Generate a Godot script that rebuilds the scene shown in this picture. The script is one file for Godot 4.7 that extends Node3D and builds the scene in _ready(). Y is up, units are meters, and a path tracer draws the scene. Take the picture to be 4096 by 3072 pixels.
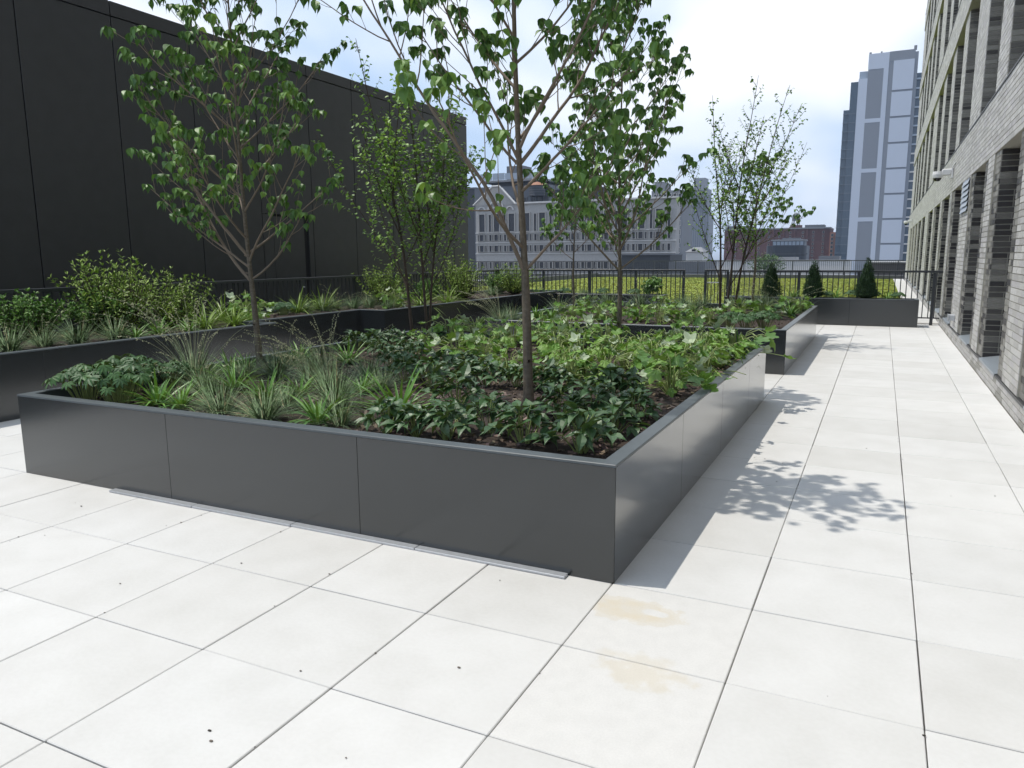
extends Node3D
# A planted roof terrace: pale paving, grey metal planters, dogwoods and birches, a dark panel wall and a brick facade.

const EXPOSURE := 1.18
const SKY_ENERGY := 1.48
const SUN_ENERGY := 0.86

class MB:
	var v := PackedVector3Array()
	var n := PackedVector3Array()
	var c := PackedColorArray()
	var uv := PackedVector2Array()
	var ix := PackedInt32Array()
	var col := Color(1, 1, 1)
	func quad(a: Vector3, b: Vector3, d: Vector3, e: Vector3, nn: Vector3) -> void:
		var k := v.size()
		v.append(a); v.append(b); v.append(d); v.append(e)
		for i in 4:
			n.append(nn); c.append(col)
		uv.append(Vector2(0, 0)); uv.append(Vector2(1, 0)); uv.append(Vector2(1, 1)); uv.append(Vector2(0, 1))
		if (b - a).cross(d - a).dot(nn) > 0.0:
			ix.append_array(PackedInt32Array([k, k + 2, k + 1, k, k + 3, k + 2]))
		else:
			ix.append_array(PackedInt32Array([k, k + 1, k + 2, k, k + 2, k + 3]))
	func tri(a: Vector3, b: Vector3, d: Vector3, nn: Vector3) -> void:
		var k := v.size()
		v.append(a); v.append(b); v.append(d)
		for i in 3:
			n.append(nn); c.append(col); uv.append(Vector2(0.5, 0.5))
		if (b - a).cross(d - a).dot(nn) > 0.0:
			ix.append_array(PackedInt32Array([k, k + 2, k + 1]))
		else:
			ix.append_array(PackedInt32Array([k, k + 1, k + 2]))
	func box(p: Vector3, q: Vector3) -> void:
		var a := Vector3(minf(p.x, q.x), minf(p.y, q.y), minf(p.z, q.z))
		var b := Vector3(maxf(p.x, q.x), maxf(p.y, q.y), maxf(p.z, q.z))
		quad(Vector3(a.x, a.y, b.z), Vector3(b.x, a.y, b.z), Vector3(b.x, b.y, b.z), Vector3(a.x, b.y, b.z), Vector3(0, 0, 1))
		quad(Vector3(a.x, a.y, a.z), Vector3(b.x, a.y, a.z), Vector3(b.x, b.y, a.z), Vector3(a.x, b.y, a.z), Vector3(0, 0, -1))
		quad(Vector3(b.x, a.y, a.z), Vector3(b.x, a.y, b.z), Vector3(b.x, b.y, b.z), Vector3(b.x, b.y, a.z), Vector3(1, 0, 0))
		quad(Vector3(a.x, a.y, a.z), Vector3(a.x, a.y, b.z), Vector3(a.x, b.y, b.z), Vector3(a.x, b.y, a.z), Vector3(-1, 0, 0))
		quad(Vector3(a.x, b.y, a.z), Vector3(b.x, b.y, a.z), Vector3(b.x, b.y, b.z), Vector3(a.x, b.y, b.z), Vector3(0, 1, 0))
		quad(Vector3(a.x, a.y, a.z), Vector3(b.x, a.y, a.z), Vector3(b.x, a.y, b.z), Vector3(a.x, a.y, b.z), Vector3(0, -1, 0))
	func bevel(p: Vector3, q: Vector3, r: float) -> void:
		var a := Vector3(minf(p.x, q.x), minf(p.y, q.y), minf(p.z, q.z))
		var b := Vector3(maxf(p.x, q.x), maxf(p.y, q.y), maxf(p.z, q.z))
		var m := (a + b) * 0.5
		var h := (b - a) * 0.5
		for ax in 3:
			var u := (ax + 1) % 3
			var w := (ax + 2) % 3
			for s in [-1.0, 1.0]:
				var pts := []
				for e in [[-1.0, -1.0], [1.0, -1.0], [1.0, 1.0], [-1.0, 1.0]]:
					var t := m
					t[ax] += s * h[ax]
					t[u] += e[0] * (h[u] - r)
					t[w] += e[1] * (h[w] - r)
					pts.append(t)
				var nn := Vector3.ZERO
				nn[ax] = s
				quad(pts[0], pts[1], pts[2], pts[3], nn)
			for s in [-1.0, 1.0]:
				for t2 in [-1.0, 1.0]:
					var a0 := m; var a1 := m; var b0 := m; var b1 := m
					a0[u] += s * h[u]; a0[w] += t2 * (h[w] - r)
					b0[u] += s * (h[u] - r); b0[w] += t2 * h[w]
					a1 = a0; b1 = b0
					a0[ax] -= h[ax] - r; b0[ax] -= h[ax] - r
					a1[ax] += h[ax] - r; b1[ax] += h[ax] - r
					var nn2 := Vector3.ZERO
					nn2[u] = s; nn2[w] = t2
					quad(a0, a1, b1, b0, nn2.normalized())
		for sx in [-1.0, 1.0]:
			for sy in [-1.0, 1.0]:
				for sz in [-1.0, 1.0]:
					var g := Vector3(sx, sy, sz)
					var k := m + g * (h - Vector3(r, r, r))
					tri(k + Vector3(sx * r, 0, 0), k + Vector3(0, sy * r, 0), k + Vector3(0, 0, sz * r), g.normalized())
	func tube(pts: Array, rad: Array, sides: int, cap := true) -> void:
		var base := v.size()
		var side := Vector3(1, 0, 0)
		var np := pts.size()
		for i in np:
			var d: Vector3 = pts[mini(i + 1, np - 1)] - pts[maxi(i - 1, 0)]
			if d.length() < 1e-6: d = Vector3.UP
			d = d.normalized()
			side = (side - d * side.dot(d))
			if side.length() < 1e-3: side = d.cross(Vector3(0.3, 0.2, 0.9))
			side = side.normalized()
			var up := d.cross(side)
			for k in sides:
				var an := TAU * k / sides
				var o := side * cos(an) + up * sin(an)
				v.append(pts[i] + o * rad[i]); n.append(o); c.append(col); uv.append(Vector2(float(k) / sides, i))
		for i in np - 1:
			for k in sides:
				var a := base + i * sides + k
				var b := base + i * sides + (k + 1) % sides
				ix.append_array(PackedInt32Array([a, a + sides, b, b, a + sides, b + sides]))
		if cap:
			for e in [0, np - 1]:
				var k0 := v.size()
				var dd: Vector3 = (pts[1] - pts[0]) * -1.0 if e == 0 else pts[np - 1] - pts[np - 2]
				for k in sides:
					v.append(v[base + e * sides + k]); n.append(dd.normalized()); c.append(col); uv.append(Vector2.ZERO)
				for k in range(1, sides - 1):
					ix.append_array(PackedInt32Array([k0, k0 + k, k0 + k + 1]))
	func lathe(prof: Array, at: Vector3, sides: int) -> void:
		for i in prof.size() - 1:
			var p: Vector2 = prof[i]
			var q: Vector2 = prof[i + 1]
			var sl := Vector2(q.y - p.y, p.x - q.x).normalized()
			for k in sides:
				var a0 := TAU * k / sides
				var a1 := TAU * (k + 1) / sides
				var d0 := Vector3(cos(a0), 0, sin(a0)); var d1 := Vector3(cos(a1), 0, sin(a1)); var dm := (d0 + d1).normalized()
				quad(at + d0 * p.x + Vector3(0, p.y, 0), at + d1 * p.x + Vector3(0, p.y, 0), at + d1 * q.x + Vector3(0, q.y, 0), at + d0 * q.x + Vector3(0, q.y, 0), Vector3(dm.x * sl.x, sl.y, dm.z * sl.x))
	func mesh(m: Material) -> ArrayMesh:
		var arr := []
		arr.resize(Mesh.ARRAY_MAX)
		arr[Mesh.ARRAY_VERTEX] = v; arr[Mesh.ARRAY_NORMAL] = n; arr[Mesh.ARRAY_COLOR] = c; arr[Mesh.ARRAY_TEX_UV] = uv; arr[Mesh.ARRAY_INDEX] = ix
		var am := ArrayMesh.new()
		am.add_surface_from_arrays(Mesh.PRIMITIVE_TRIANGLES, arr)
		am.surface_set_material(0, m)
		return am

var M := {}
var taken := {}

func lin(r: float, g: float, b: float) -> Color:
	return Color(r, g, b).linear_to_srgb()

func numbered(called: String) -> String:
	var k: int = taken.get(called, 0)
	taken[called] = k + 1
	return called if k == 0 else "%s_%03d" % [called, k]

func node(mesh: Mesh, called: String, parent: Node3D) -> MeshInstance3D:
	var o := MeshInstance3D.new()
	o.mesh = mesh
	o.name = numbered(called) if parent == self else called
	parent.add_child(o, true)
	return o

func put(b: MB, m: Material, called: String, parent: Node3D) -> MeshInstance3D:
	return node(b.mesh(m), called, parent)

func tag(o: Node, label: String, category: String, group := "") -> void:
	o.set_meta("label", label)
	o.set_meta("category", category)
	if group != "": o.set_meta("group", group)

func thing(called: String, label: String, category: String, at := Vector3.ZERO, group := "") -> Node3D:
	var o := Node3D.new()
	o.name = numbered(called)
	add_child(o)
	o.position = at
	tag(o, label, category, group)
	return o

func structure(called: String) -> Node3D:
	var o := Node3D.new()
	o.name = numbered(called)
	add_child(o)
	o.set_meta("kind", "structure")
	return o

func stuff(mesh: Mesh, xf: Array, cols: Array, called: String, parent: Node3D) -> MultiMeshInstance3D:
	var mm := MultiMesh.new()
	mm.transform_format = MultiMesh.TRANSFORM_3D
	mm.use_colors = true
	mm.mesh = mesh
	mm.instance_count = xf.size()
	for i in xf.size():
		mm.set_instance_transform(i, xf[i])
		mm.set_instance_color(i, cols[i])
	var o := MultiMeshInstance3D.new()
	o.multimesh = mm
	o.name = numbered(called) if parent == self else called
	o.set_meta("kind", "stuff")
	parent.add_child(o, true)
	return o

func noise_image(seed_: int, freq: float, size: int, octaves := 4) -> Image:
	var f := FastNoiseLite.new()
	f.seed = seed_
	f.frequency = freq
	f.fractal_octaves = octaves
	return f.get_seamless_image(size, size)

func tone_texture(a: Image, b: Image, lo: Color, hi: Color, wb: float, power := 1.0) -> ImageTexture:
	var s := a.get_width()
	var da := a.get_data()
	var db := b.get_data()
	var out := PackedByteArray()
	out.resize(s * s * 3)
	for i in s * s:
		var t := clampf(pow((da[i] * (1.0 - wb) + db[i] * wb) / 255.0, power), 0.0, 1.0)
		out[i * 3] = int(255.0 * lerpf(lo.r, hi.r, t))
		out[i * 3 + 1] = int(255.0 * lerpf(lo.g, hi.g, t))
		out[i * 3 + 2] = int(255.0 * lerpf(lo.b, hi.b, t))
	var im := Image.create_from_data(s, s, false, Image.FORMAT_RGB8, out)
	return ImageTexture.create_from_image(im)

func bump(a: Image, strength: float) -> ImageTexture:
	var im := a.duplicate() as Image
	im.convert(Image.FORMAT_RGBA8)
	im.bump_map_to_normal_map(strength)
	return ImageTexture.create_from_image(im)

func mat(col: Color, rough: float, metal := 0.0, tex: Texture2D = null, scale := 1.0, nrm: Texture2D = null, ns := 1.0) -> StandardMaterial3D:
	var m := StandardMaterial3D.new()
	m.albedo_color = col
	m.roughness = rough
	m.metallic = metal
	if tex or nrm:
		m.uv1_triplanar = true
		m.uv1_world_triplanar = true
		m.uv1_scale = Vector3(scale, scale, scale)
	if tex: m.albedo_texture = tex
	if nrm:
		m.normal_enabled = true
		m.normal_texture = nrm
		m.normal_scale = ns
	return m

func leafmat(col: Color, rough: float, back: float) -> StandardMaterial3D:
	var m := mat(col, rough)
	m.backlight_enabled = true
	m.backlight = Color(back * 0.8, back, back * 0.35)
	return m

func tinted(m: StandardMaterial3D) -> StandardMaterial3D:
	m.vertex_color_use_as_albedo = true
	return m

func frame_of(d: Vector3, up: Vector3) -> Basis:
	var z := d.normalized()
	var x := up.cross(z)
	if x.length() < 1e-3: x = Vector3(1, 0, 0.2).cross(z)
	x = x.normalized()
	return Basis(x, z.cross(x), z)

# a leaf along +Z with its face up: width profile, fold along the midrib, droop and wave
func leaf_mesh(length: float, width: float, prof: Array, fold: float, droop: float, wave: float, m: Material) -> ArrayMesh:
	var b := MB.new()
	var np := prof.size()
	var rows := []
	for i in np:
		var t := float(i) / (np - 1)
		var w: float = prof[i] * width * 0.5
		var y := -droop * length * t * t
		var z := length * t * (1.0 - 0.25 * droop * t)
		var wv := wave * sin(t * 9.0) * width
		rows.append([Vector3(-w, y + fold * w + wv, z), Vector3(0, y, z), Vector3(w, y + fold * w - wv, z)])
	for i in np - 1:
		for s in 2:
			var p: Vector3 = rows[i][s]
			var q: Vector3 = rows[i][s + 1]
			var r: Vector3 = rows[i + 1][s + 1]
			var u: Vector3 = rows[i + 1][s]
			var nn := (u - p).cross(q - p) + (r - q).cross(r - u)
			nn = (r - p).cross(q - u)
			if nn.y < 0: nn = -nn
			b.quad(p, q, r, u, nn.normalized())
	return b.mesh(m)

func lobed_mesh(radius: float, lobes: int, depth: float, cup: float, seed_: int, m: Material) -> ArrayMesh:
	var b := MB.new()
	var rng := RandomNumberGenerator.new()
	rng.seed = seed_
	var np := lobes * 4
	var rim := []
	var mid := []
	for i in np + 1:
		var a := -PI + 0.35 + (TAU - 0.7) * i / np
		var r := radius * (1.0 - depth * (0.5 + 0.5 * cos(a * lobes * 0.98 + PI))) * (0.8 + 0.2 * cos(a)) * rng.randf_range(0.94, 1.06)
		var q := Vector3(sin(a) * r, 0, cos(a) * r + radius * 0.45)
		q.y = cup * (q.x * q.x + (q.z - radius * 0.45) ** 2) / radius + rng.randf_range(-0.06, 0.06) * radius
		rim.append(q)
		var h := Vector3(q.x * 0.52, 0, (q.z - radius * 0.15) * 0.52 + radius * 0.08)
		h.y = cup * 0.2 * radius * (0.5 if i % 4 < 2 else -0.2)
		mid.append(h)
	for i in np:
		var n1: Vector3 = (mid[i] as Vector3).cross(mid[i + 1])
		if n1.y < 0: n1 = -n1
		b.tri(Vector3.ZERO, mid[i], mid[i + 1], n1.normalized())
		var n2: Vector3 = (rim[i + 1] - mid[i]).cross(rim[i] - mid[i + 1])
		if n2.y < 0: n2 = -n2
		b.quad(mid[i], mid[i + 1], rim[i + 1], rim[i], n2.normalized())
	return b.mesh(m)

func make_materials() -> void:
	var n1 := noise_image(3, 0.006, 1024, 5)
	var n2 := noise_image(8, 0.09, 1024, 3)
	var n3 := noise_image(21, 0.02, 512, 5)
	var n4 := noise_image(33, 0.15, 512, 2)
	var n5 := noise_image(41, 0.012, 512, 4)
	M.slab_tex = tone_texture(n1, n2, Color(0.93, 0.928, 0.92), Color(1, 1, 1), 0.3, 0.8)
	M.slab_nrm = bump(n2, 1.2)
	for i in 5:
		var t: Array = [[0.665, 0.662, 0.652], [0.648, 0.645, 0.634], [0.68, 0.678, 0.67], [0.66, 0.659, 0.651], [0.635, 0.631, 0.618]][i]
		M["slab%d" % i] = mat(lin(t[0], t[1], t[2]), 0.72, 0.0, M.slab_tex, 0.36, M.slab_nrm, 0.12)
		(M["slab%d" % i] as StandardMaterial3D).uv1_offset = Vector3(0.17 * i, 0.0, 0.31 * i)
	M.bedding = mat(lin(0.05, 0.048, 0.045), 0.95)
	M.gtex = tone_texture(n3, n4, Color(0.9, 0.9, 0.9), Color(1, 1, 1), 0.25)
	M.gnrm = bump(n5, 1.0)
	M.planter = mat(lin(0.022, 0.026, 0.028), 0.24, 0.0, M.gtex, 0.7, M.gnrm, 0.03)
	M.planter.metallic_specular = 0.5
	M.planter.clearcoat_enabled = true
	M.planter.clearcoat = 0.9
	M.planter.clearcoat_roughness = 0.16
	M.rim = mat(lin(0.095, 0.112, 0.122), 0.4, 0.0, M.gtex, 0.7)
	M.joint = mat(lin(0.012, 0.012, 0.013), 0.8)
	M.panel = mat(lin(0.046, 0.047, 0.048), 0.33, 0.0, M.gtex, 0.25, M.gnrm, 0.06)
	M.rail = mat(lin(0.04, 0.043, 0.048), 0.4)
	M.rail_far = mat(lin(0.06, 0.062, 0.067), 0.5)
	M.alu = mat(lin(0.55, 0.57, 0.60), 0.36, 0.45, M.gtex, 2.0)
	M.sill = mat(lin(0.30, 0.34, 0.38), 0.35, 0.3)
	M.frame = mat(lin(0.04, 0.04, 0.043), 0.45)
	M.glass = mat(lin(0.02, 0.026, 0.03), 0.06)
	M.glass.metallic_specular = 0.8
	M.mortar = mat(lin(0.44, 0.42, 0.36), 0.95, 0.0, M.gtex, 3.0)
	var bt := tone_texture(n3, n4, Color(0.82, 0.82, 0.82), Color(1, 1, 1), 0.5)
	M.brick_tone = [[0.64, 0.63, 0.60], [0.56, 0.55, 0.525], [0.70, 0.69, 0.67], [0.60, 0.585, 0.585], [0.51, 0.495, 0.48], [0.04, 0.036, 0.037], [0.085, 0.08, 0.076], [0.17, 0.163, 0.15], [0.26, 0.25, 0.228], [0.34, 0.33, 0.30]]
	M.brick_mats = []
	for t in M.brick_tone:
		M.brick_mats.append(mat(lin(t[0], t[1], t[2]), 0.62, 0.0, bt, 2.3))
	M.brick_any = tinted(mat(Color(1, 1, 1), 0.62, 0.0, bt, 2.3))
	M.white = mat(lin(0.7, 0.7, 0.7), 0.4)
	M.black = mat(lin(0.01, 0.01, 0.012), 0.15)
	var soil_t := tone_texture(n3, n4, Color(0.35, 0.33, 0.32), Color(1.25, 1.2, 1.15).clamp(), 0.6, 1.3)
	M.soil = mat(lin(0.14, 0.1, 0.08), 0.95, 0.0, soil_t, 1.6, bump(n4, 6.0), 0.8)
	M.chip = tinted(mat(Color(1, 1, 1), 0.9))
	M.hose = mat(lin(0.075, 0.038, 0.03), 0.5)
	var bark_t := tone_texture(n5, n4, Color(0.55, 0.53, 0.5), Color(1, 1, 1), 0.4)
	M.bark = mat(lin(0.25, 0.212, 0.165), 0.85, 0.0, bark_t, 4.0, bump(n4, 4.0), 0.5)
	M.bark_dark = mat(lin(0.11, 0.08, 0.062), 0.8, 0.0, bark_t, 4.0)
	M.twig = mat(lin(0.20, 0.155, 0.115), 0.75)
	M.dog = [leafmat(lin(0.096, 0.2, 0.038), 0.5, 0.45), leafmat(lin(0.13, 0.25, 0.048), 0.5, 0.45), leafmat(lin(0.07, 0.155, 0.036), 0.46, 0.4)]
	M.birch = [leafmat(lin(0.15, 0.28, 0.038), 0.5, 0.6), leafmat(lin(0.20, 0.335, 0.048), 0.5, 0.6), leafmat(lin(0.115, 0.225, 0.036), 0.45, 0.55)]
	M.leaf_any = tinted(leafmat(Color(1, 1, 1), 0.5, 0.45))
	M.broad = [leafmat(lin(0.032, 0.082, 0.024), 0.46, 0.24), leafmat(lin(0.046, 0.11, 0.034), 0.46, 0.24), leafmat(lin(0.068, 0.13, 0.056), 0.46, 0.24)]
	M.palm = [leafmat(lin(0.03, 0.09, 0.022), 0.55, 0.2), leafmat(lin(0.048, 0.125, 0.03), 0.55, 0.2)]
	M.strap = [leafmat(lin(0.09, 0.22, 0.03), 0.46, 0.36), leafmat(lin(0.13, 0.28, 0.038), 0.46, 0.36), leafmat(lin(0.06, 0.16, 0.03), 0.46, 0.36)]
	M.ystrap = [leafmat(lin(0.17, 0.27, 0.04), 0.45, 0.34), leafmat(lin(0.22, 0.32, 0.06), 0.45, 0.34)]
	M.lobed = [leafmat(lin(0.125, 0.255, 0.038), 0.5, 0.45), leafmat(lin(0.18, 0.32, 0.055), 0.5, 0.45), leafmat(lin(0.08, 0.18, 0.036), 0.5, 0.4)]
	M.lobed_under = leafmat(lin(0.42, 0.50, 0.34), 0.6, 0.3)
	M.stalk = mat(lin(0.30, 0.37, 0.13), 0.5)
	M.grass = tinted(leafmat(Color(1, 1, 1), 0.55, 0.2))
	M.sedum = mat(lin(0.27, 0.315, 0.03), 0.95, 0.0, tone_texture(n3, n4, Color(0.7, 0.76, 0.65), Color(1, 1, 0.9), 0.45), 0.35)
	M.conifer = tinted(leafmat(Color(1, 1, 1), 0.6, 0.1))
	M.needle = mat(lin(0.02, 0.045, 0.016), 0.9)

func _ready() -> void:
	make_view()
	make_materials()
	make_leaves()
	make_paving()
	make_roofs()
	make_panel_building()
	make_brick_building()
	make_city()
	make_planters()
	make_railings()
	make_trees()
	make_plants()
	print("built")

func make_view() -> void:
	var cam := Camera3D.new()
	cam.name = "camera"
	cam.position = Vector3(0, 1.7, 0)
	cam.rotation_degrees = Vector3(-9.617, 25.892, -0.357)
	cam.fov = 53.9
	cam.near = 0.05
	cam.far = 6000.0
	add_child(cam)
	cam.current = true
	var env := Environment.new()
	env.tonemap_mode = Environment.TONE_MAPPER_LINEAR
	env.tonemap_exposure = EXPOSURE
	env.background_mode = Environment.BG_SKY
	env.background_energy_multiplier = SKY_ENERGY
	env.sdfgi_enabled = true
	env.ssao_enabled = true
	env.ssil_enabled = true
	env.fog_enabled = true
	env.fog_density = 0.00022
	env.fog_light_color = Color(0.74, 0.82, 0.93)
	var sky := Sky.new()
	var pan := PanoramaSkyMaterial.new()
	pan.panorama = sky_picture()
	sky.sky_material = pan
	env.sky = sky
	var we := WorldEnvironment.new()
	we.name = "world_environment"
	we.environment = env
	add_child(we)
	var sun := DirectionalLight3D.new()
	sun.name = "sun"
	sun.light_energy = SUN_ENERGY
	sun.light_color = Color(1.0, 0.975, 0.93)
	sun.light_angular_distance = 0.53
	sun.shadow_enabled = true
	add_child(sun)
	sun.look_at_from_position(Vector3(-2.6, 6.44, 0.6), Vector3.ZERO, Vector3.UP)

func sky_picture() -> ImageTexture:
	var w := 1024
	var h := 512
	var f := FastNoiseLite.new()
	f.seed = 12
	f.frequency = 0.55
	f.fractal_octaves = 5
	var g := FastNoiseLite.new()
	g.seed = 77
	g.frequency = 0.22
	g.fractal_octaves = 3
	var out := PackedFloat32Array()
	out.resize(w * h * 3)
	for j in h:
		var el := (0.5 - (j + 0.5) / h) * PI
		for i in w:
			var k := (j * w + i) * 3
			if el < -0.02:
				out[k] = 0.36; out[k + 1] = 0.37; out[k + 2] = 0.38
				continue
			var az := TAU * i / w
			var s := sin(maxf(el, 0.0))
			var r := cos(el) / (s + 0.22)
			var px := r * cos(az)
			var pz := r * sin(az)
			var cov := 0.60 + 0.85 * f.get_noise_2d(px * 1.0 + pz * 0.25, pz * 1.5) + 0.75 * g.get_noise_2d(px, pz)
			cov = smoothstep(0.2, 1.0, cov)
			cov = lerpf(cov, 0.55, exp(-s * 14.0))
			var bl := Vector3(0.28, 0.40, 0.58).lerp(Vector3(0.335, 0.43, 0.565), exp(-s * 5.0))
			var wh := Vector3(0.655, 0.675, 0.71)
			var c := bl.lerp(wh, cov)
			out[k] = c.x; out[k + 1] = c.y; out[k + 2] = c.z
	var im := Image.create_from_data(w, h, false, Image.FORMAT_RGBF, out.to_byte_array())
	return ImageTexture.create_from_image(im)

const PITCH := 0.709
var rects := [[-6.103, -1.1555, -9.195, -3.589], [-6.09, -1.1575, -16.99, -11.30], [-3.58, 0.827, -20.5, -19.88], [-8.28, -5.2, -20.5, -19.97]]

func covered(x0: float, x1: float, z0: float, z1: float) -> bool:
	for r in rects:
		if x0 > r[0] - 0.02 and x1 < r[1] + 0.02 and z0 > r[2] - 0.02 and z1 < r[3] + 0.02: return true
	return false

func stain_material(which: int) -> StandardMaterial3D:
	var s := 512
	var f := FastNoiseLite.new()
	f.seed = 5 + which
	f.frequency = 0.012
	f.fractal_octaves = 4
	var im := Image.create(s, s, false, Image.FORMAT_RGB8)
	for j in s:
		for i in s:
			var u := float(i) / s
			var v := float(j) / s
			var q := f.get_noise_2d(i, j)
			var fine := f.get_noise_2d(i * 9.0, j * 9.0 + 500.0)
			var base := Vector3(0.965, 0.963, 0.957) + Vector3.ONE * (0.02 * q + 0.02 * fine)
			var t := 0.0
			if which == 0:
				var d := Vector2((u - 0.26) / 0.34, (v - 0.36) / 0.17).length() + q * 0.3
				t = 0.62 * (1.0 - smoothstep(0.75, 1.05, d)) * (0.75 + 0.5 * q) + 0.25 * exp(-pow((d - 1.0) / 0.07, 2.0))
				var d2 := Vector2((u - 0.42) / 0.10, (v - 0.34) / 0.06).length() + q * 0.25
				t *= smoothstep(0.6, 1.1, d2)
				t += 0.25 * (1.0 - smoothstep(0.4, 1.0, Vector2((u - 0.5) / 0.3, (v - 1.0) / 0.14).length() + q * 0.5))
			else:
				t = 0.34 * (1.0 - smoothstep(0.4, 1.0, Vector2((u - 0.55) / 0.3, (v - 0.1) / 0.2).length() + q * 0.6))
			var c := base.lerp(Vector3(0.88, 0.78, 0.58), clampf(t * 0.55, 0.0, 0.6))
			im.set_pixel(i, j, Color(c.x, c.y, c.z))
	var m := mat(lin(0.68, 0.675, 0.665), 0.72)
	m.albedo_texture = ImageTexture.create_from_image(im)
	m.normal_enabled = false
	return m

func make_paving() -> void:
	var g := structure("pavement")
	var b := MB.new()
	b.box(Vector3(-10.6, -0.25, 2.0), Vector3(1.33, -0.058, -20.9))
	put(b, M.bedding, "bedding", g)
	var rng := RandomNumberGenerator.new()
	rng.seed = 4
	var meshes := []
	for i in 5:
		var mb := MB.new()
		var h := PITCH * 0.5 - 0.0026
		mb.bevel(Vector3(-h, -0.05, -h), Vector3(h, 0, h), 0.0035)
		meshes.append(mb.mesh(M["slab%d" % i]))
	var narrow := []
	for i in 5:
		var mb := MB.new()
		mb.bevel(Vector3(-0.1805, -0.05, -0.352), Vector3(0.1805, 0, 0.352), 0.0035)
		narrow.append(mb.mesh(M["slab%d" % i]))
	var col0 := -11
	for ci in range(col0, 4):
		var x0 := -1.165 + ci * PITCH
		for ri in range(-5, 25):
			var z1 := -3.60 - ri * PITCH
			var z0 := z1 - PITCH
			if z0 > 0.45: continue
			if x0 + PITCH < -8.9: continue
			if covered(x0, x0 + PITCH, z0, z1): continue
			# aisles that the planters hide
			if x0 < -1.9 and z1 < -12.0: continue
			if x0 < -8.2 and z1 < -8.5: continue
			var nar := ci == 3
			var k := rng.randi() % 5
			if ci >= 0 and rng.randf() < 0.5: k = 2
			var o := node((narrow if nar else meshes)[k], "slab", g)
			o.position = Vector3(x0 + (0.1832 if nar else PITCH * 0.5) + rng.randf_range(-0.0012, 0.0012), rng.randf_range(-0.0025, 0.0), (z0 + z1) * 0.5 + rng.randf_range(-0.0012, 0.0012))
			o.rotation.y = rng.randf_range(-0.0012, 0.0012)
			if ci == 0 and (ri == -1 or ri == -2):
				o.material_override = null
				var mb := MB.new()
				var h := PITCH * 0.5 - 0.0026
				mb.bevel(Vector3(-h, -0.05, -h), Vector3(h, 0, h), 0.0035)
				for q in mb.v.size():
					mb.uv[q] = Vector2(mb.v[q].x / PITCH + 0.5, mb.v[q].z / PITCH + 0.5)
				o.mesh = mb.mesh(stain_material(0 if ri == -1 else 1))
	# grit lying on the slabs
	var xs := []
	var cs := []
	for i in 70:
		var p := Vector3(rng.randf_range(-6.5, 1.2), 0.0005, rng.randf_range(-9.0, -1.6))
		if p.x < -1.1 and p.z < -3.5: p.z = rng.randf_range(-3.45, -1.4)
		if rng.randf() < 0.45: p.x = -1.165 + floorf((p.x + 1.165) / PITCH) * PITCH + rng.randf_range(-0.012, 0.012)
		var s := rng.randf_range(0.0012, 0.0048)
		xs.append(Transform3D(Basis(Vector3.UP, rng.randf() * TAU).scaled(Vector3(s * rng.randf_range(0.8, 2.0), s * 0.6, s)), p))
		var t := rng.randf_range(0.03, 0.16)
		cs.append(Color(t, t * 0.85, t * 0.7))
	var gm := MB.new()
	gm.bevel(Vector3(-1, 0, -1), Vector3(1, 1.4, 1), 0.45)
	var grit := stuff(gm.mesh(M.chip), xs, cs, "grit", g)
	grit.set_meta("kind", "stuff")

func ring_side(pl: Node3D, a: Vector3, bb: Vector3, h: float, inward: Vector3, seams: Array, rim_m: Array) -> void:
	# one wall of a planter from a to bb (outer face line), with panel joints at the given distances along it
	var d := (bb - a).normalized()
	var length := (bb - a).length()
	var core := MB.new()
	var p := a + inward * 0.008 + d * 0.01
	var q := bb + inward * 0.07 - d * 0.01 + Vector3(0, h - 0.02, 0)
	core.box(p, q)
	put(core, M.joint, "backing", pl)
	var cuts: Array = [0.0] + seams + [length]
	for i in cuts.size() - 1:
		var m := MB.new()
		var g0 := 0.0 if i == 0 else 0.0016
		var g1 := 0.0 if i == cuts.size() - 2 else 0.0016
		var u: Vector3 = a + d * (cuts[i] + g0)
		var w: Vector3 = a + d * (cuts[i + 1] - g1) + inward * 0.0075 + Vector3(0, h - 0.016, 0)
		m.bevel(u, w, 0.0012)
		put(m, M.planter, "side_panel", pl)
	# rim, mitred at both ends
	var r := MB.new()
	var y0 := h - 0.015
	var wd := 0.085
	var m0: float = wd * rim_m[0]
	var m1: float = wd * rim_m[1]
	var o := -inward * 0.002
	var up := Vector3(0, 0.015, 0)
	var A := a + o + Vector3(0, y0, 0) - d * 0.002
	var B := bb + o + Vector3(0, y0, 0) + d * 0.002
	var Ci := a + inward * wd + d * m0 + Vector3(0, y0, 0)
	var Di := bb + inward * wd - d * m1 + Vector3(0, y0, 0)
	var e := 0.003
	var ein := inward * e
	r.quad(A + up + ein, B + up + ein, Di + up, Ci + up, Vector3.UP)
	r.quad(A, B, B + up - Vector3(0, e, 0), A + up - Vector3(0, e, 0), -inward)
	r.quad(A + up - Vector3(0, e, 0), B + up - Vector3(0, e, 0), B + up + ein, A + up + ein, (Vector3.UP - inward).normalized())
	r.quad(Ci - Vector3(0, 0.10, 0), Di - Vector3(0, 0.10, 0), Di + up, Ci + up, inward)
	r.quad(A, B, Di, Ci, Vector3.DOWN)
	put(r, M.rim, "rim", pl)

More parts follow.
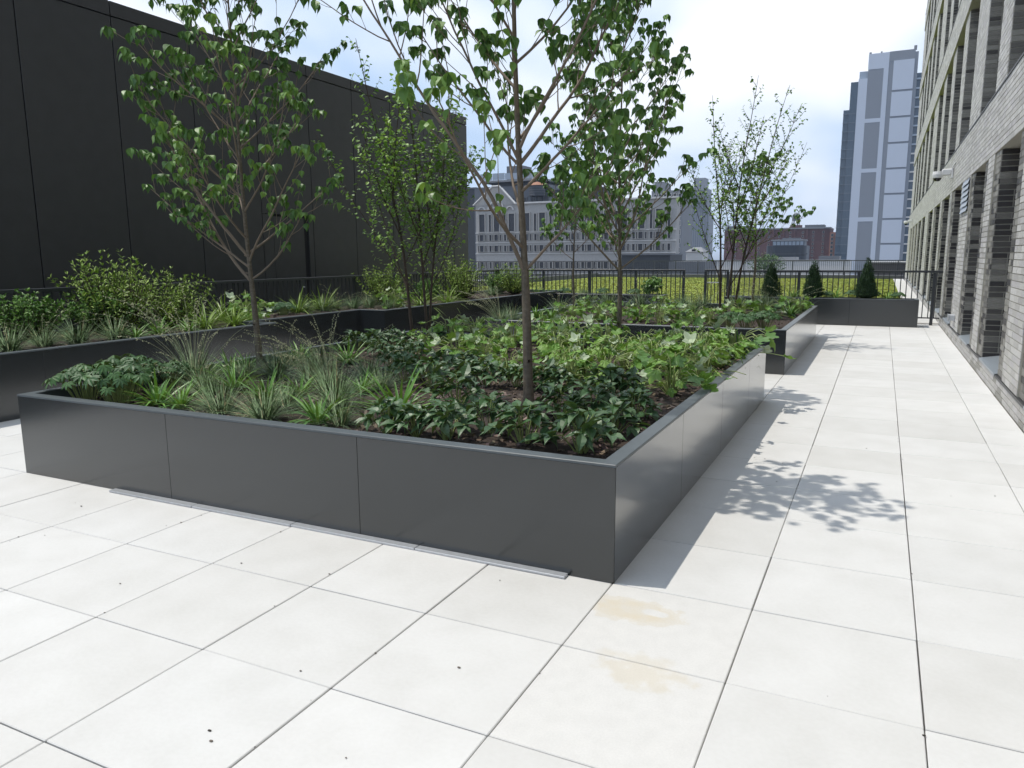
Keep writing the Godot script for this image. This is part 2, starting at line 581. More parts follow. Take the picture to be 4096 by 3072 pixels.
func soil_patch(pl: Node3D, x0: float, x1: float, z0: float, z1: float, y: float, seed_: int, chips: int) -> void:
	var f := FastNoiseLite.new()
	f.seed = seed_
	f.frequency = 1.6
	f.fractal_octaves = 4
	var b := MB.new()
	var st := 0.09
	var nx := int(ceil((x1 - x0) / st))
	var nz := int(ceil((z1 - z0) / st))
	var hh := func(i: int, j: int) -> Vector3:
		var x := lerpf(x0, x1, float(i) / nx)
		var z := lerpf(z0, z1, float(j) / nz)
		return Vector3(x, y + 0.035 * f.get_noise_2d(x, z) + 0.012 * f.get_noise_2d(x * 7.0, z * 7.0), z)
	for i in nx + 1:
		for j in nz + 1:
			var p: Vector3 = hh.call(i, j)
			b.v.append(p); b.n.append(Vector3.UP); b.c.append(Color(1, 1, 1)); b.uv.append(Vector2(p.x, p.z))
	for i in nx:
		for j in nz:
			var k := i * (nz + 1) + j
			b.ix.append_array(PackedInt32Array([k, k + nz + 1, k + 1, k + 1, k + nz + 1, k + nz + 2]))
	for i in nx + 1:
		for j in nz + 1:
			var k := i * (nz + 1) + j
			var px := b.v[mini(i + 1, nx) * (nz + 1) + j] - b.v[maxi(i - 1, 0) * (nz + 1) + j]
			var pz := b.v[i * (nz + 1) + mini(j + 1, nz)] - b.v[i * (nz + 1) + maxi(j - 1, 0)]
			b.n[k] = pz.cross(px).normalized()
	put(b, M.soil, "soil", pl)
	if chips > 0:
		var rng := RandomNumberGenerator.new()
		rng.seed = seed_ + 9
		var xs := []
		var cs := []
		for i in chips:
			var x := rng.randf_range(x0 + 0.02, x1 - 0.02)
			var z := rng.randf_range(z0 + 0.02, z1 - 0.02)
			var yy := y + 0.035 * f.get_noise_2d(x, z) + 0.012 * f.get_noise_2d(x * 7.0, z * 7.0) + 0.004
			var s := rng.randf_range(0.005, 0.016)
			xs.append(Transform3D(Basis.from_euler(Vector3(rng.randf_range(-0.5, 0.5), rng.randf() * TAU, rng.randf_range(-0.5, 0.5))).scaled_local(Vector3(s * rng.randf_range(0.6, 2.4), s * 0.45, s * 0.8)), Vector3(x, yy, z)))
			var t := rng.randf_range(0.05, 0.24)
			cs.append(Color(t, t * rng.randf_range(0.66, 0.85), t * rng.randf_range(0.5, 0.72)))
		var cm := MB.new()
		cm.box(Vector3(-1, -1, -1), Vector3(1, 1, 1))
		stuff(cm.mesh(M.chip), xs, cs, "mulch", pl)

func planter(label: String, x0: float, x1: float, z0: float, z1: float, h: float, sf: Array, sr: Array, soil_y: float, seed_: int, chips: int) -> Node3D:
	var pl := thing("planter", label, "planter", Vector3.ZERO, "grey metal planters of the terrace")
	var ne := Vector3(x1, 0, z1); var nw := Vector3(x0, 0, z1); var fe := Vector3(x1, 0, z0); var fw := Vector3(x0, 0, z0)
	ring_side(pl, nw, ne, h, Vector3(0, 0, -1), sf, [1, 1])
	ring_side(pl, ne, fe, h, Vector3(-1, 0, 0), sr, [1, 1])
	ring_side(pl, fe, fw, h, Vector3(0, 0, 1), sf, [1, 1])
	ring_side(pl, fw, nw, h, Vector3(1, 0, 0), sr, [1, 1])
	soil_patch(pl, x0 + 0.075, x1 - 0.075, z0 + 0.075, z1 - 0.075, soil_y, seed_, chips)
	return pl

func make_planters() -> void:
	planter("large charcoal metal planter nearest the camera with three trees", -6.103, -1.1555, -9.195, -3.589, 0.644, [1.663, 3.313], [1.48, 2.93, 4.4], 0.545, 1, 5200)
	planter("charcoal metal planter behind the nearest one with slim trees", -6.09, -1.1575, -16.99, -11.30, 0.644, [1.65, 3.3], [1.45, 2.9, 4.35], 0.545, 2, 900)
	planter("long low charcoal planter with three small conifers by the fence", -3.58, 0.827, -20.5, -19.88, 0.644, [1.47, 2.94], [], 0.59, 3, 300)
	planter("narrow charcoal planter at the back fence behind the slim trees", -8.26, -5.2, -20.5, -19.97, 0.644, [1.5], [], 0.58, 4, 200)
	var pl := thing("planter", "long stepped charcoal planter along the dark panel wall at left", "planter", Vector3.ZERO, "grey metal planters of the terrace")
	var h := 0.72
	ring_side(pl, Vector3(-8.28, 0, 1.2), Vector3(-8.28, 0, -8.83), h, Vector3(-1, 0, 0), [1.6, 3.2, 4.8, 6.4, 8.0], [0, 1])
	ring_side(pl, Vector3(-8.28, 0, -8.83), Vector3(-8.85, 0, -8.83), h, Vector3(0, 0, 1), [], [1, -1])
	ring_side(pl, Vector3(-8.85, 0, -8.83), Vector3(-8.85, 0, -11.65), h, Vector3(-1, 0, 0), [1.16], [-1, -1])
	ring_side(pl, Vector3(-8.85, 0, -11.65), Vector3(-8.28, 0, -11.65), h, Vector3(0, 0, -1), [], [-1, 1])
	ring_side(pl, Vector3(-8.28, 0, -11.65), Vector3(-8.28, 0, -19.96), h, Vector3(-1, 0, 0), [1.4, 2.9, 4.4, 5.9, 7.4], [1, 1])
	ring_side(pl, Vector3(-8.28, 0, -20.5), Vector3(-10.3, 0, -20.5), h, Vector3(0, 0, 1), [], [1, 1])
	ring_side(pl, Vector3(-10.3, 0, -20.5), Vector3(-10.3, 0, 1.2), h, Vector3(1, 0, 0), [4.0, 8.0, 12.0, 16.0], [1, 0])
	soil_patch(pl, -10.23, -8.92, -20.4, 1.2, 0.655, 6, 900)
	soil_patch(pl, -8.925, -8.35, -8.76, 1.2, 0.655, 7, 500)
	soil_patch(pl, -8.925, -8.35, -20.4, -11.72, 0.655, 8, 300)
	# aluminium edge bars on the paving before the front planter
	var cuts := [-5.03, -4.18, -3.30, -2.36, -1.41]
	var words := ["leftmost", "second from the left", "third from the left", "rightmost"]
	for i in 4:
		var b := MB.new()
		b.bevel(Vector3(cuts[i] + 0.004, 0.0005, -3.528 - 0.0015 * i), Vector3(cuts[i + 1] - 0.002, 0.0135, -3.586), 0.0015)
		var o := put(b, M.alu, "edge_bar", self)
		tag(o, "flat aluminium bar on the paving along the front planter, " + words[i], "metal bar", "aluminium bars on the paving")
	# drip hoses over the soil
	var rng := RandomNumberGenerator.new()
	rng.seed = 15
	var lines := [[Vector3(-4.3, 0, -4.25), Vector3(-3.2, 0, -4.75), Vector3(-2.3, 0, -5.55), Vector3(-1.5, 0, -5.6)], [Vector3(-2.75, 0, -4.9), Vector3(-2.1, 0, -5.0), Vector3(-1.35, 0, -5.2)], [Vector3(-5.98, 0, -3.95), Vector3(-5.4, 0, -4.25), Vector3(-4.6, 0, -5.3)]]
	var say := ["running from the lone strap clump past the centre trunk", "short, just in front of the centre trunk", "in the left corner under the glossy mounds"]
	for i in 3:
		var cv := Curve3D.new()
		for p in lines[i]: cv.add_point(p + Vector3(0, 0.563, 0), Vector3(-0.15, 0, 0.05), Vector3(0.15, 0, -0.05))
		var pts := []
		var rad := []
		for k in 41:
			var p := cv.sample_baked(cv.get_baked_length() * k / 40.0)
			pts.append(p + Vector3(0, 0.012 * sin(k * 0.9 + i), 0.012 * sin(k * 0.5)))
			rad.append(0.0085)
		var b := MB.new()
		b.tube(pts, rad, 7)
		var o := put(b, M.hose, "drip_hose", self)
		tag(o, "brown irrigation hose on the soil " + say[i], "hose", "irrigation hoses in the front planter")

func rail_run(t: Node3D, a: Vector3, b: Vector3, h: float, gap: float, posts: Array, low: float) -> void:
	var d := (b - a).normalized()
	var s := Vector3(d.z, 0, -d.x)
	var length := (b - a).length()
	var top := MB.new()
	top.bevel(a - s * 0.032 + Vector3(0, h - 0.05, 0), b + s * 0.032 + Vector3(0, h, 0), 0.004)
	put(top, M.rail, "top_rail", t)
	var bot := MB.new()
	bot.bevel(a - s * 0.012 + Vector3(0, low, 0), b + s * 0.012 + Vector3(0, low + 0.03, 0), 0.003)
	put(bot, M.rail, "bottom_rail", t)
	var pm := MB.new()
	pm.bevel(Vector3(-0.034, 0, -0.026), Vector3(0.034, h - 0.052, 0.026), 0.003)
	var post := pm.mesh(M.rail)
	var bm := MB.new()
	bm.box(Vector3(-0.0105, low + 0.031, -0.0105), Vector3(0.0105, h - 0.051, 0.0105))
	var bar := bm.mesh(M.rail)
	for q in posts:
		var o := node(post, "post", t)
		o.position = a + d * q
		o.rotation.y = atan2(-d.z, d.x)
	var u := gap
	while u < length - 0.03:
		var clear := true
		for q in posts:
			if absf(q - u) < 0.045: clear = false
		if clear:
			var o := node(bar, "baluster", t)
			o.position = a + d * u
		u += gap

func steps_of(length: float, n: int) -> Array:
	var r := []
	for i in n + 1: r.append(lerpf(0.03, length - 0.03, float(i) / n))
	return r

func make_railings() -> void:
	var t := thing("railing", "long dark metal railing between left planter and panel wall", "railing", Vector3.ZERO, "dark metal railings round the terrace")
	rail_run(t, Vector3(-10.46, 0, -3.2), Vector3(-10.46, 0, -20.59), 1.30, 0.128, steps_of(17.39, 10), 0.16)
	t = thing("railing", "dark metal railing at the back, left of the gate", "railing", Vector3.ZERO, "dark metal railings round the terrace")
	rail_run(t, Vector3(-10.46, 0, -20.64), Vector3(-4.79, 0, -20.64), 1.31, 0.126, [0.03, 1.5, 2.95, 4.3, 5.64], 0.16)
	t = thing("railing", "dark metal railing behind the three conifers, reaching the brick wall", "railing", Vector3.ZERO, "dark metal railings round the terrace")
	rail_run(t, Vector3(-3.6, 0, -20.64), Vector3(1.31, 0, -20.64), 1.30, 0.126, [0.03, 1.72, 3.1, 4.74], 0.16)
	t = thing("gate", "short dark metal gate leaf in the back railing", "gate")
	rail_run(t, Vector3(-4.27, 0, -20.7), Vector3(-3.64, 0, -20.7), 1.31, 0.09, [0.025, 0.605], 0.2)
	var b := MB.new()
	b.bevel(Vector3(-4.2, 0.955, -20.675), Vector3(-3.82, 0.98, -20.69), 0.002)
	put(b, M.white, "latch_bar", t)
	# second railing beyond the green roof
	t = thing("railing", "far thin dark railing on the parapet beyond the green roof", "railing")
	var p := MB.new()
	var z := -58.2
	p.box(Vector3(-38, 1.22, z - 0.03), Vector3(1.32, 1.28, z + 0.03))
	put(p, M.rail_far, "top_rail", t)
	p = MB.new()
	p.box(Vector3(-38, 0.36, z - 0.02), Vector3(1.32, 0.40, z + 0.02))
	put(p, M.rail_far, "bottom_rail", t)
	var pm := MB.new()
	pm.box(Vector3(-0.035, 0.25, -0.03), Vector3(0.035, 1.215, 0.03))
	var pmesh := pm.mesh(M.rail_far)
	for i in 24:
		var o := node(pmesh, "post", t)
		o.position = Vector3(-37.9 + i * 1.69, 0, z)
	var bm := MB.new()
	bm.box(Vector3(-0.011, 0.405, -0.011), Vector3(0.011, 1.215, 0.011))
	var xs := []
	var cs := []
	for i in 300:
		xs.append(Transform3D(Basis.IDENTITY, Vector3(-37.8 + i * 0.13, 0, z)))
		cs.append(Color(1, 1, 1))
	stuff(bm.mesh(M.rail_far), xs, cs, "balusters", t)

func make_roofs() -> void:
	var g := structure("city_ground")
	var b := MB.new()
	b.quad(Vector3(-4000, -30, 3000), Vector3(4000, -30, 3000), Vector3(4000, -30, -5000), Vector3(-4000, -30, -5000), Vector3.UP)
	put(b, mat(lin(0.12, 0.12, 0.125), 0.95), "ground", g)
	g = structure("roof_terrace_base")
	b = MB.new()
	b.box(Vector3(-38, -30.2, 6), Vector3(1.3, -0.27, -58.6))
	put(b, mat(lin(0.2, 0.2, 0.2), 0.9), "slab_base", g)
	b = MB.new()
	b.box(Vector3(-13.2, -0.26, 2), Vector3(-10.62, -0.02, -20.9))
	put(b, mat(lin(0.12, 0.12, 0.12), 0.95, 0.0, M.gtex, 2.0), "gravel_strip", g)
	b = MB.new()
	b.box(Vector3(0.72, -0.26, -20.92), Vector3(1.325, 0.03, -57.3))
	put(b, mat(lin(0.58, 0.575, 0.56), 0.8, 0.0, M.slab_tex, 0.4), "edge_paving", g)
	b = MB.new()
	b.box(Vector3(-20.6, -0.26, -26.0), Vector3(-20.2, 0.33, -57.4))
	b.box(Vector3(-38, -0.26, -57.42), Vector3(1.32, 0.25, -58.55))
	put(b, mat(lin(0.10, 0.102, 0.108), 0.7), "parapet", g)
	var s := structure("green_roof")
	b = MB.new()
	var f := FastNoiseLite.new()
	f.seed = 3
	f.frequency = 0.5
	var nx := 60
	var nz := 100
	for i in nx + 1:
		for j in nz + 1:
			var x := lerpf(-20.2, 0.72, float(i) / nx)
			var z := lerpf(-20.95, -57.4, float(j) / nz)
			b.v.append(Vector3(x, 0.02 + 0.05 * f.get_noise_2d(x, z), z)); b.n.append(Vector3.UP); b.c.append(Color(1, 1, 1)); b.uv.append(Vector2(x, z))
	for i in nx:
		for j in nz:
			var k := i * (nz + 1) + j
			b.ix.append_array(PackedInt32Array([k, k + 1, k + nz + 1, k + 1, k + nz + 2, k + nz + 1]))
	put(b, M.sedum, "soil_layer", s)
	var rng := RandomNumberGenerator.new()
	rng.seed = 71
	var tm := MB.new()
	for k in 5:
		var a := TAU * k / 5
		var o := Vector3(cos(a), 0, sin(a))
		var w := Vector3(-o.z, 0, o.x)
		tm.tri(o * 0.2 + w * 0.4, o * 0.2 - w * 0.4, o * 0.9 + Vector3(0, 1.0, 0), (o + Vector3.UP * 1.5).normalized())
	var xs := []
	var cs := []
	for i in 26000:
		var z := -20.95 - 36.0 * pow(rng.randf(), 1.3)
		var x := rng.randf_range(-19.5 if z < -24 else -12.0, 0.7)
		var sc := rng.randf_range(0.025, 0.06)
		xs.append(Transform3D(Basis(Vector3.UP, rng.randf() * TAU).scaled(Vector3(sc, sc * rng.randf_range(0.5, 1.1), sc)), Vector3(x, 0.02 + 0.05 * f.get_noise_2d(x, z), z)))
		var q := f.get_noise_2d(x * 0.4, z * 0.4 + 90.0)
		var y := clampf(0.5 + q * 0.8 + rng.randf_range(-0.3, 0.3), 0.0, 1.0)
		cs.append(Color(0.19, 0.255, 0.025).lerp(Color(0.38, 0.38, 0.04), y))
	stuff(tm.mesh(M.grass), xs, cs, "sedum", s)

func make_panel_building() -> void:
	var t := thing("panel_building", "tall dark charcoal panelled wall building behind the left railing", "building", Vector3(-13, 0, -23.4))
	var o := Vector3(13, 0, 23.4)
	var b := MB.new()
	b.box(Vector3(-32, -29.9, 3) + o, Vector3(-13.045, 6.30, -23.35) + o)
	put(b, M.joint, "core", t)
	var zs := [1.0]
	var z := -1.27
	while z > -23:
		zs.append(z)
		z -= 1.76
	zs.append(-23.37)
	for i in zs.size() - 1:
		var za: float = zs[i] - 0.011
		var zb: float = zs[i + 1] + 0.011
		if i == zs.size() - 2: zb = -23.37
		var spans := [[-0.24, 6.058], [6.082, 6.335]]
		if za < -13.4 and zb > -15.4 and za > -14.0:
			spans = [[2.72, 6.058], [6.082, 6.335]]
			var jl := MB.new()
			jl.bevel(Vector3(-13.0, -0.24, za) + o, Vector3(-13.044, 2.70, -13.93) + o, 0.003)
			put(jl, M.panel, "wall_panel", t)
			jl = MB.new()
			jl.bevel(Vector3(-13.0, -0.24, -15.17) + o, Vector3(-13.044, 2.70, zb) + o, 0.003)
			put(jl, M.panel, "wall_panel", t)
			var dr := MB.new()
			dr.bevel(Vector3(-13.02, -0.2, -13.96) + o, Vector3(-13.044, 2.66, -15.02) + o, 0.003)
			var door := put(dr, M.panel, "door", t)
			var hd := MB.new()
			hd.bevel(Vector3(-12.95, 0.95, -14.9) + o, Vector3(-13.015, 0.98, -14.78) + o, 0.005)
			put(hd, M.alu, "handle", door)
		for s in spans:
			var m := MB.new()
			m.bevel(Vector3(-13.0, s[0], za) + o, Vector3(-13.044, s[1], zb) + o, 0.003)
			put(m, M.panel, "wall_panel", t)
	b = MB.new()
	b.bevel(Vector3(-13.05, -0.24, -23.352) + o, Vector3(-31.9, 6.335, -23.39) + o, 0.003)
	put(b, M.panel, "end_panel", t)
	b = MB.new()
	b.box(Vector3(-13.05, 6.302, 1) + o, Vector3(-13.6, 6.33, -23.34) + o)
	put(b, M.rail, "coping", t)

var bricks := []
func brick(cx: float, cy: float, cz: float, sx: float, sy: float, sz: float, tone: int) -> void:
	bricks.append([Vector3(cx, cy, cz), Vector3(sx, sy, sz), tone])

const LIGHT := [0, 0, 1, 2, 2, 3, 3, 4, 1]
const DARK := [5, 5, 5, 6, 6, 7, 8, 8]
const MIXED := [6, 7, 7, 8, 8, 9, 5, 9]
const COURSE := 0.0775
const BL := 0.295

func wall_x(x: float, z0: float, z1: float, y0: float, y1: float, tones: Array, rng: RandomNumberGenerator) -> void:
	var rows := maxi(1, roundi((y1 - y0) / COURSE))
	var p := (y1 - y0) / rows
	for r in rows:
		var u := z0 - (0.0 if r % 2 == 0 else BL * 0.5)
		while u < z1 - 0.01:
			var a := maxf(u + 0.004, z0 + 0.0015)
			var b := minf(u + BL - 0.004, z1 - 0.0015)
			if b - a > 0.02:
				brick(x + 0.03 + rng.randf_range(-0.0015, 0.0015), y0 + (r + 0.5) * p, (a + b) * 0.5, 0.06, p - 0.0115, b - a, tones[rng.randi() % tones.size()])
			u += BL
func wall_z(z: float, x0: float, x1: float, y0: float, y1: float, tones: Array, rng: RandomNumberGenerator) -> void:
	var rows := maxi(1, roundi((y1 - y0) / COURSE))
	var p := (y1 - y0) / rows
	for r in rows:
		var cut := x0 + (x1 - x0) * (0.6 if rng.randf() < 0.62 else 2.0)
		var segs := [[x0, minf(cut, x1)]]
		if cut < x1: segs.append([cut, x1])
		for s in segs:
			brick((s[0] + s[1]) * 0.5, y0 + (r + 0.5) * p, z - 0.03, s[1] - s[0] - 0.012, p - 0.014, 0.06, tones[rng.randi() % tones.size()])

func window(t: Node3D, x: float, z0: float, z1: float, y0: float, y1: float) -> void:
	var b := MB.new()
	var w := 0.055
	b.box(Vector3(x, y0, z0), Vector3(x + 0.05, y1, z0 + w))
	b.box(Vector3(x, y0, z1 - w), Vector3(x + 0.05, y1, z1))
	b.box(Vector3(x, y0, z0 + w), Vector3(x + 0.05, y0 + w, z1 - w))
	b.box(Vector3(x, y1 - w, z0 + w), Vector3(x + 0.05, y1, z1 - w))
	var m := (z0 + z1) * 0.5
	b.box(Vector3(x + 0.004, y0 + w, m - 0.022), Vector3(x + 0.046, y1 - w, m + 0.022))
	var o := put(b, M.frame, "window", t)
	for s in [[z0 + w, m - 0.022], [m + 0.022, z1 - w]]:
		var g := MB.new()
		g.box(Vector3(x + 0.026, y0 + w, s[0]), Vector3(x + 0.034, y1 - w, s[1]))
		put(g, M.glass, "pane", o)

func make_brick_building() -> void:
	var t := thing("brick_building", "grey brick building with tall narrow piers along the right walkway", "building")
	var rng := RandomNumberGenerator.new()
	rng.seed = 99
	var XF := 1.332
	var near := [-5.4, -9.13, -12.96, -16.21, -20.44, -23.71, -27.1, -30.6, -35.5]
	var far := [-6.41, -10.24, -13.67, -17.72, -21.0, -24.4, -27.9, -32.8, -36.3]
	while near[-1] > -50.0:
		near.append(far[-1] - 2.72)
		far.append(near[-1] - 0.95)
	near.push_front(-1.7); far.push_front(-2.7)
	near.push_front(2.2); far.push_front(1.0)
	var zend := -54.0
	far[-1] = zend
	var core := MB.new()
	core.box(Vector3(1.72, -29.9, 3), Vector3(16, 23.9, zend))
	put(core, mat(lin(0.1, 0.1, 0.1), 0.9), "core", t)
	var mo := MB.new()
	# plinth and bands
	mo.box(Vector3(XF + 0.007, -0.2, 3), Vector3(1.71, 0.206, zend))
	wall_x(XF, zend, 3, -0.0, 0.205, [4, 4, 9, 1, 3], rng)
	var fl := MB.new()
	fl.box(Vector3(XF - 0.008, 0.208, 3), Vector3(XF + 0.06, 0.236, zend))
	put(fl, M.frame, "flashing", t)
	var tops := [3.09]
	for f in 5: tops.append(4.0 + 3.9 * f + 2.98)
	for f in 6:
		var y0: float = tops[f]
		var y1: float = 4.0 + 3.9 * f
		mo.box(Vector3(XF + 0.007, y0, 3), Vector3(1.71, y1 - 0.012, zend))
		wall_x(XF, zend, 3, y0, y1 - 0.01, LIGHT, rng)
		fl = MB.new()
		fl.box(Vector3(XF - 0.012, y1 - 0.01, 3), Vector3(1.705, y1 + 0.012, zend))
		put(fl, M.frame, "ledge", t)
	var SB := 0.022
	for k in near.size():
		var N: float = near[k]
		var F: float = far[k]
		mo.box(Vector3(XF + 0.007, 0.237, F), Vector3(1.70, 3.088, N))
		wall_x(XF, F, N, 0.24, 3.088, LIGHT, rng)
		# stepped jambs
		mo.box(Vector3(XF + SB + 0.007, 0.237, N + 0.001), Vector3(1.70, 3.088, N + 0.523))
		mo.box(Vector3(XF + SB + 0.007, 0.237, F - 0.523), Vector3(1.70, 3.088, F - 0.001))
		if N > -40:
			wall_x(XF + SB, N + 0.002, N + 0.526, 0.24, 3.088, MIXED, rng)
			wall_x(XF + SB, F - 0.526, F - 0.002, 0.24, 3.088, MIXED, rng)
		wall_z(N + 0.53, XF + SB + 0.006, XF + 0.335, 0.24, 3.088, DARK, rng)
		for f in 5:
			var y0 := 4.013 + 3.9 * f
			var y1: float = tops[f + 1]
			var U := XF + 0.048
			mo.box(Vector3(U + 0.007, y0, F - 0.45), Vector3(1.70, y1, N + 0.023))
			wall_x(U, F - 0.45, N + 0.026, y0, y1, LIGHT, rng)
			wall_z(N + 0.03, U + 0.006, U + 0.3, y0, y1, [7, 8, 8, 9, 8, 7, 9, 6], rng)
		if k > 0:
			var a := N + 0.53
			var b: float = far[k - 1] - 0.53
			window(t, XF + 0.325, a, b, 0.29, 3.085)
			for f in 5:
				if near[k] > -34: window(t, XF + 0.335, N + 0.03, far[k - 1] - 0.45, 4.02 + 3.9 * f, tops[f + 1])
			var s := MB.new()
			# sloping sill
			var xa := XF - 0.012
			var xb := XF + 0.325
			s.quad(Vector3(xa, 0.242, a + 0.004), Vector3(xa, 0.242, b - 0.004), Vector3(xb, 0.296, b - 0.004), Vector3(xb, 0.296, a + 0.004), Vector3(-0.15, 1, 0).normalized())
			s.quad(Vector3(xa, 0.214, a + 0.004), Vector3(xa, 0.214, b - 0.004), Vector3(xa, 0.242, b - 0.004), Vector3(xa, 0.242, a + 0.004), Vector3(-1, 0, 0))
			put(s, M.sill, "sill", t)
	put(mo, M.mortar, "mortar", t)
	# louvre in the third pier
	var lv := MB.new()
	lv.box(Vector3(XF - 0.012, 2.46, -17.6), Vector3(XF - 0.004, 3.06, -16.3))
	var louvre := put(lv, M.black, "louvre", t)
	for i in 6:
		var l := MB.new()
		var y := 2.47 + i * 0.1
		l.quad(Vector3(XF - 0.03, y, -17.6), Vector3(XF - 0.03, y, -16.3), Vector3(XF - 0.013, y + 0.06, -16.3), Vector3(XF - 0.014, y + 0.06, -17.6), Vector3(-0.8, 0.6, 0).normalized())
		l.quad(Vector3(XF - 0.03, y - 0.012, -17.6), Vector3(XF - 0.03, y - 0.012, -16.3), Vector3(XF - 0.03, y, -16.3), Vector3(XF - 0.03, y, -17.6), Vector3(-1, 0, 0))
		put(l, M.sill, "blade", louvre)
	# the nearest bricks one by one, the rest as one part
	var unit := MB.new()
	unit.box(Vector3(-0.5, -0.5, -0.5), Vector3(0.5, 0.5, 0.5))
	var unit_meshes := []
	for m in M.brick_mats: unit_meshes.append(unit.mesh(m))
	var order := []
	for i in bricks.size():
		var p: Vector3 = bricks[i][0]
		if p.z < -8.75 and p.z > -14.5 and p.y < 4.0 and not (p.x > 1.36 and p.z > -9.0):
			var dd := p - Vector3(0, 1.7, 0)
			var sz: Vector3 = bricks[i][1]
			order.append([-(sz.x * -dd.z + sz.z * dd.x) * sz.y / pow(dd.length(), 3.0), i])
	order.sort_custom(func(q, w): return q[0] < w[0])
	var single := {}
	for i in mini(300, order.size()):
		var e: Array = bricks[order[i][1]]
		single[order[i][1]] = true
		var o := node(unit_meshes[e[2]], "brick", t)
		o.transform = Transform3D(Basis.IDENTITY.scaled(e[1]), e[0])
	var xs := []
	var cs := []
	for i in bricks.size():
		if single.has(i): continue
		var e: Array = bricks[i]
		xs.append(Transform3D(Basis.IDENTITY.scaled(e[1]), e[0]))
		var c: Array = M.brick_tone[e[2]]
		cs.append(Color(c[0], c[1], c[2]))
	stuff(unit.mesh(M.brick_any), xs, cs, "bricks", t)
	print("bricks ", bricks.size())
	# cameras and a box on the wall
	for q in [[Vector3(1.32, 3.52, -20.6), "white dome security camera on the brick band, the nearer one"], [Vector3(1.32, 3.42, -47.5), "white dome security camera at the far end of the brick band"]]:
		var cm := thing("security_camera", q[1], "camera", q[0], "security cameras on the brick wall")
		var b := MB.new()
		b.bevel(Vector3(0.01, -0.12, -0.09), Vector3(-0.03, 0.12, 0.09), 0.008)
		put(b, M.white, "wall_plate", cm)
		b = MB.new()
		b.bevel(Vector3(-0.031, -0.05, -0.07), Vector3(-0.22, 0.10, 0.07), 0.02)
		put(b, M.white, "housing", cm)
		b = MB.new()
		b.lathe([Vector2(0.0, 0.06), Vector2(0.10, 0.05), Vector2(0.115, -0.02), Vector2(0.105, -0.09), Vector2(0.08, -0.10)], Vector3(-0.30, 0.0, 0), 16)
		put(b, M.white, "shroud", cm)
		b = MB.new()
		b.lathe([Vector2(0.085, -0.09), Vector2(0.082, -0.12), Vector2(0.06, -0.155), Vector2(0.03, -0.17), Vector2(0.0, -0.173)], Vector3(-0.30, 0.0, 0), 16)
		put(b, M.black, "dome", cm)
		b = MB.new()
		b.tube([Vector3(-0.02, 0.11, 0.05), Vector3(0.0, 0.16, 0.2), Vector3(0.005, 0.17, 0.5)], [0.012, 0.012, 0.012], 8)
		put(b, M.white, "cable", cm)
	var bxn := thing("junction_box", "small galvanised metal box on the brick pier above the sill", "metal box", Vector3(1.33, 0.47, -16.95))
	var b2 := MB.new()
	b2.bevel(Vector3(0.0, -0.055, -0.15), Vector3(-0.10, 0.055, 0.15), 0.006)
	put(b2, M.alu, "body", bxn)
	b2 = MB.new()
	b2.bevel(Vector3(-0.101, -0.062, -0.158), Vector3(-0.112, 0.062, 0.158), 0.004)
	put(b2, M.alu, "cover", bxn)

const OVATE := [0.05, 0.62, 0.97, 0.9, 0.55, 0.16, 0.0]
const LANCE := [0.08, 0.6, 0.95, 0.85, 0.5, 0.0]
const STRAP := [0.7, 1.0, 1.0, 0.9, 0.7, 0.4, 0.0]
const ROUNDED := [0.1, 0.8, 1.0, 0.7, 0.0]

var leafset := {}

func make_leaves() -> void:
	leafset.dog = []
	leafset.birch = []
	for i in 3:
		leafset.dog.append(leaf_mesh(0.105, 0.066, OVATE, 0.42, 0.30 + 0.08 * i, 0.03, M.dog[i]))
		leafset.birch.append(leaf_mesh(0.06, 0.044, ROUNDED, 0.3, 0.12, 0.02, M.birch[i]))
	leafset.dog_any = leaf_mesh(0.105, 0.066, OVATE, 0.42, 0.36, 0.03, M.leaf_any)
	leafset.birch_any = leaf_mesh(0.06, 0.044, ROUNDED, 0.3, 0.12, 0.02, M.leaf_any)
	leafset.dog_col = [Color(0.096, 0.2, 0.038), Color(0.13, 0.25, 0.048), Color(0.07, 0.155, 0.036)]
	leafset.birch_col = [Color(0.15, 0.28, 0.038), Color(0.20, 0.335, 0.048), Color(0.115, 0.225, 0.036)]

func drooping(at: Vector3, out: Vector3, down: float, sc: float, rng: RandomNumberGenerator, leaves: Array) -> void:
	var d := (out.normalized() * cos(down) + Vector3.DOWN * sin(down))
	var up := Vector3.UP * cos(down) + out.normalized() * sin(down)
	up = up.rotated(d.normalized(), rng.randf_range(-0.5, 0.5))
	leaves.append([Transform3D(frame_of(d, up).scaled_local(Vector3(sc, sc, sc)), at), rng.randi() % 3])

func cluster(at: Vector3, count: int, sc: float, rng: RandomNumberGenerator, leaves: Array, lo: float, hi: float) -> void:
	var a0 := rng.randf() * TAU
	for i in count:
		var a := a0 + TAU * i / count + rng.randf_range(-0.35, 0.35)
		drooping(at, Vector3(cos(a), 0, sin(a)), rng.randf_range(lo, hi), sc * rng.randf_range(0.75, 1.15), rng, leaves)

func path(p: Vector3, d: Vector3, length: float, rise: float, jit: float, rng: RandomNumberGenerator, st := 0.12) -> Array:
	var n := maxi(3, int(length / st))
	var pts := [p]
	var dir := d.normalized()
	for i in n:
		dir = (dir + Vector3.UP * rise / n + Vector3(rng.randf_range(-jit, jit), rng.randf_range(-jit, jit) * 0.5, rng.randf_range(-jit, jit))).normalized()
		p += dir * length / n
		pts.append(p)
	return pts

func taper(n: int, a: float, b: float) -> Array:
	var r := []
	for i in n: r.append(lerpf(a, b, float(i) / (n - 1)))
	return r

